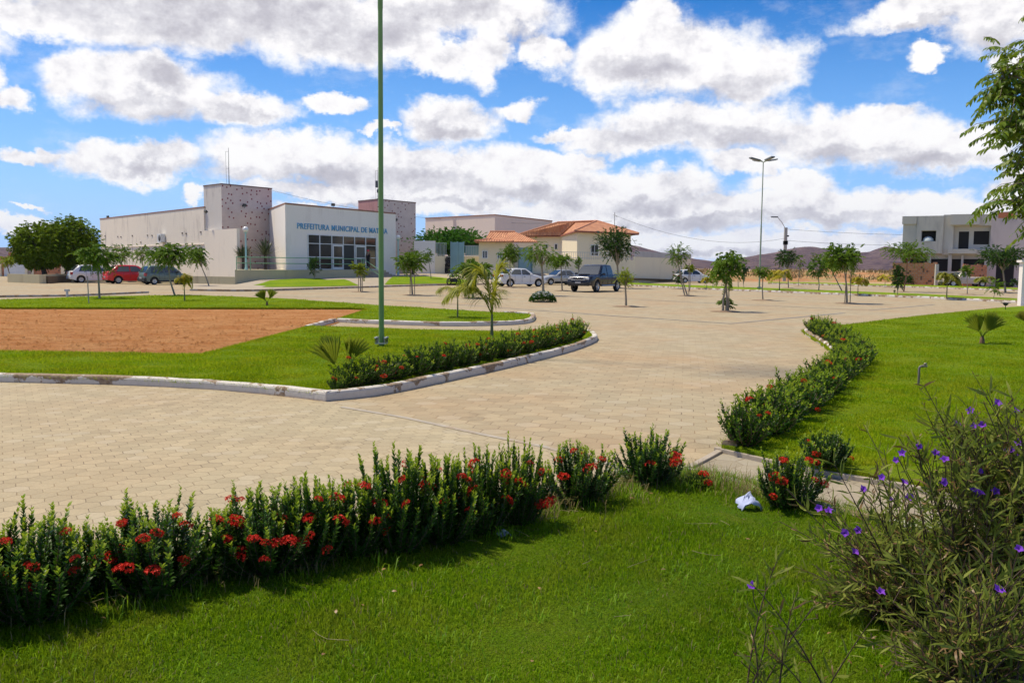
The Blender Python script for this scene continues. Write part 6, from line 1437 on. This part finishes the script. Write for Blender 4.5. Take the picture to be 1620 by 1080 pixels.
# spiky yuccas behind the terrace rail
def yucca(label, px, py, dep, z, hpx, seed, n=130):
    p = D(px, py, dep); p.z = z; s = 1400/dep; h = hpx/s; T = thing('yucca', label, 'plant', p, 0, 'spiky plants by the towers'); r = np.random.default_rng(seed); lv = LV()
    a = r.random(n)*6.283; e = r.uniform(-.15, 1.45, n); d = np.stack([np.cos(a)*np.cos(e), np.sin(a)*np.cos(e), np.sin(e)], 1); P_ = np.stack([r.normal(0, .1, n), r.normal(0, .1, n), np.full(n, h*.42)], 1); lv.hexes(P_, d, h*.58*r.uniform(.8, 1.05, n), .07, flat=np.array([0, 0, 1.])+0*d, curl=.05)
    link('leaves', lv.mesh('leaves', [leafmat('yucca_leaf', (.035, .05, .025), (.09, .12, .05), .15)]), T); b = MB(); b.tube([(0, 0, -.1), (0, 0, h*.45)], [.14, .1], 8); b.build('stem', BARKD, T)
yucca('large spiky yucca between left tower and blue lettering wall', 420, 425, 71.2, 1.2, 52, 2); yucca('smaller dark yucca left of globe lamp on terrace', 385, 425, 71.0, 1.2, 42, 3); yucca('spiky yucca at the foot of the right dotted tower', 653, 430, 83.5, .7, 44, 4)
TR('tiny layered fir by the white sedan roof', (813, 440), (808, 408, 818, 424), dep=82, z=.9, sprays=40, tips=7, spr=.25, flat=1, clump=.1, leaf=.1, droop=0, trunk=.03)
TR('tiny layered fir left of the black pickup windscreen', (916, 440), (909, 410, 922, 436), dep=83, z=.9, sprays=55, tips=8, spr=.28, flat=1, clump=.12, leaf=.1, droop=0, trunk=.03)
# --- purple flowered bushes at lower right
RUL = leafmat('ruellia_leaf', (.075, .115, .012), (.28, .31, .06), .38, .55, .12, (.3, .36, .06)); RUB = leafmat('ruellia_brown', (.13, .07, .025), (.24, .15, .06), .2)
RUF = leafmat('ruellia_flower', (.15, .035, .48), (.30, .09, .68), .3, .6, .1); RUS = plain('ruellia_stem', (.09, .05, .035), .7, var=.3, scale=20)
def petalflower(sz, seed):
    r = random.Random(seed); vs = [(0, 0, -sz*.9)]; fs = []; n = 10
    for k in range(n): a = k*6.283/n; vs.append((math.cos(a)*sz*.12, math.sin(a)*sz*.12, -.0))
    for k in range(n): a = k*6.283/n; q = sz*(.62 if k % 2 else .42)*r.uniform(.85, 1.1); vs.append((math.cos(a)*q, math.sin(a)*q, sz*.22+r.uniform(-.1, .1)*sz))
    for k in range(n):
        j = (k+1) % n; fs += [(0, 1+k, 1+j), (1+k, 1+n+k, 1+n+j), (1+k, 1+n+j, 1+j)]
    return mkmesh('flower', vs, fs, RUF)
PFL = [petalflower(.032, i) for i in range(3)]
def ruellia(label, base, tips, flowers, seed, extra=0, dens=1.0, hts=1.0):
    """stems rise from one rootstock; each given tip is a stem end, flowers sit beside tips"""
    r = np.random.default_rng(seed); rr = random.Random(seed); T = thing('flowering_bush', label, 'bush', base, 0, 'purple flowered bushes'); o = np.array(base); lv = LV(); st = []; ends = [np.array(t_)-o for t_ in tips]
    for k in range(extra):
        e = ends[rr.randrange(len(tips))]; ends.append(e*rr.uniform(.55, 1.0)+r.normal(0, .12, 3)*np.array([1, 1, .8]))
    for e in ends:
        e = np.array(e); e[2] = max(e[2], .12); b0 = np.array([r.normal(0, .07), r.normal(0, .07), 0]); m_ = b0*.6+e*.4+np.array([r.normal(0, .05), r.normal(0, .05), e[2]*.22])
        u = np.linspace(0, 1, 7)[:, None]; path = (1-u)**2*b0+2*u*(1-u)*m_+u*u*e; st.append(([tuple(q) for q in path], list(np.linspace(.0042, .0014, 7))))
        L = np.linalg.norm(e); n = max(6, int(L/.042*dens)); uu = np.sort(r.uniform(.15, 1, n))[:, None]; P_ = (1-uu)**2*b0+2*uu*(1-uu)*m_+uu*uu*e; Tn = unit(2*(1-uu)*(m_-b0)+2*uu*(e-m_))
        for sg in (1, -1):
            a = np.arange(n)*1.57+r.normal(0, .4, n); U = perp(Tn); V = np.cross(Tn, U); d = (U*np.cos(a)[:, None]+V*np.sin(a)[:, None])*sg+Tn*.9+np.array([0, 0, .05]); Ls = r.uniform(.05, .105, n)
            k_ = r.random(n) < .83; lv.hexes(P_[k_], d[k_], Ls[k_], Ls[k_]*.12, 0, curl=.12); lv.hexes(P_[~k_], d[~k_], Ls[~k_]*.8, Ls[~k_]*.10, 1, curl=.3)
        # side twigs with seed heads
        for q in range(2):
            k = rr.randrange(n); s0 = P_[k]; s1 = s0+Tn[k]*.05+r.normal(0, .035, 3); st.append(([tuple(s0), tuple((s0+s1)/2), tuple(s1)], [.0015, .0012, .001])); lv.hexes(np.repeat(s1[None], 3, 0), r.normal(0, 1, (3, 3))+np.array([0, 0, 1.]), .022, .005, 1)
    sub_tubes(st, 'stems', RUS, T, n=4); link('leaves', lv.mesh('leaves', [RUL, RUB]), T)
    for f in flowers:
        q = Vector(f)-Vector(base); fo = link('flower', PFL[rr.randrange(3)], T, q); s_ = rr.uniform(.75, 1.15); fo.scale = (s_,)*3; fo.rotation_euler = (rr.uniform(.5, 1.3), rr.uniform(-.3, .3), rr.uniform(-1, 1)+0)
        # a thin stalk down to the foliage
        sub_tubes([([tuple(q-Vector((0, .0, .0))), tuple(q*.93+Vector((0, .01, -.02))), tuple(q*.82)], [.0015, .0018, .002])], 'stalk', RUS, T, n=4)
def dd(lst, dep, sp=.0, seed=0):
    r = random.Random(seed); return [tuple(D(x, y, dep+r.uniform(-sp, sp))) for x, y in lst]
ruellia('small thin purple flowered sprig alone on the near grass', tuple(D(1235, 1150, 3.15)*1.0), dd([(1192, 925), (1232, 880), (1262, 935), (1185, 985), (1285, 960), (1210, 1020), (1250, 1000)], 3.15, .1, 1), dd([(1191, 927)], 3.15), 3, extra=3, dens=.8)
bz = lambda px, dep: (D(px, 900, dep).x, dep, .07)
ruellia('purple flowered bush reaching farthest left over the footpath', bz(1430, 3.9), dd([(1300, 805), (1312, 790), (1362, 772), (1352, 830), (1395, 752), (1330, 850), (1356, 862), (1385, 735), (1400, 800), (1430, 770), (1300, 960), (1330, 920), (1290, 985), (1370, 900), (1410, 850), (1345, 1010), (1390, 960)], 3.9, .25, 2), dd([(1296, 804), (1311, 808), (1365, 774), (1356, 838), (1352, 873), (1407, 789), (1336, 842), (1438, 786), (1430, 763)], 3.85, .08, 2), 5, extra=80)
ruellia('middle purple flowered bush with clustered blooms near its crown', bz(1540, 3.7), dd([(1420, 722), (1455, 700), (1480, 712), (1500, 735), (1545, 740), (1530, 700), (1575, 775), (1480, 790), (1445, 850), (1520, 820), (1560, 860), (1430, 930), (1490, 930), (1540, 960), (1590, 900), (1470, 1010), (1560, 1040)], 3.7, .3, 3), dd([(1395, 755), (1417, 728), (1428, 716), (1453, 705), (1480, 717), (1495, 727), (1492, 762), (1550, 745), (1540, 772), (1552, 780), (1575, 777), (1545, 778), (1520, 920), (1393, 936)], 3.6, .1, 3), 6, extra=120)
ruellia('tallest purple flowered bush at the right picture edge', bz(1640, 3.9), dd([(1500, 655), (1530, 640), (1560, 628), (1600, 625), (1620, 640), (1585, 660), (1545, 690), (1610, 700), (1640, 640), (1680, 660), (1590, 740), (1620, 800), (1570, 800), (1640, 860), (1700, 780)], 3.9, .3, 4), dd([(1536, 650), (1577, 637), (1607, 650), (1513, 669), (1540, 675), (1555, 672), (1612, 700), (1588, 714), (1612, 722), (1600, 712), (1595, 740), (1516, 702)], 3.85, .12, 4), 7, extra=150)
ruellia('low front purple flowered bush at the bottom right corner', bz(1560, 3.15), dd([(1470, 960), (1520, 900), (1560, 880), (1600, 900), (1640, 880), (1440, 1010), (1500, 1010), (1580, 970), (1620, 980), (1410, 1060), (1660, 960)], 3.15, .2, 5), dd([(1580, 933), (1547, 1066), (1612, 868)], 3.05, .05, 5), 8, extra=95)
# dry stalks and fallen leaves on the near lawn
lv = LV(); n = 70; P_ = np.stack([rng.uniform(-2.6, 2.4, n), rng.uniform(3.2, 6.2, n), np.full(n, .105)], 1); lv.hexes(P_, np.stack([rng.normal(0, 1, n), rng.normal(0, 1, n), rng.uniform(-.1, .2, n)], 1), rng.uniform(.02, .035, n), .014, flat=np.array([0, 0, 1.])+rng.normal(0, .3, (n, 3)))
k = inpoly(P_[:, 0], P_[:, 1], polyD); o = link('fallen_leaves', lv.mesh('fallen_leaves', [leafmat('dead_leaf', (.16, .08, .03), (.30, .18, .07), .1)])); tag(o, kind='stuff')
# dry scrub on the land beyond the car park
lv = LV(); n = 9000; px = rng.uniform(1095, 1700, n); y = rng.uniform(112, 175, n); x = np.tan(np.arctan((px-CX)/F))*y; w_ = np.array([noise.noise(Vector((a*.11, b_*.11, 3))) for a, b_ in zip(x, y)]) > .12; x, y = x[w_], y[w_]; n = len(x)
lv.diamonds(np.stack([x, y, np.full(n, .2)+.9*(np.sin(math.pi*(y-118)/60).clip(0, 1))], 1), np.stack([rng.normal(0, .4, n), rng.normal(0, .4, n), np.ones(n)], 1), rng.uniform(.3, .9, n), .16); o = link('dry_scrub', lv.mesh('dry_scrub', [leafmat('scrub', (.16, .12, .05), (.34, .26, .10), .2)])); tag(o, kind='stuff')
# ---------------------------------------------------------------- the air
b = MB(); b.box((0, 2950, 110), (11000, 8400, 360)); hz_o = b.build('haze', MATS['plate'])
m = bpy.data.materials.new('haze'); m.use_nodes = True; nt = m.node_tree; nt.nodes.clear()
pv = nt.nodes.new('ShaderNodeVolumePrincipled'); pv.inputs['Color'].default_value = (.72, .80, .95, 1); pv.inputs['Density'].default_value = .00006; pv.inputs['Anisotropy'].default_value = .2
nt.links.new(pv.outputs[0], nt.nodes.new('ShaderNodeOutputMaterial').inputs['Volume'])
hz_o.data.materials.clear(); hz_o.data.materials.append(m); tag(hz_o, kind='stuff')
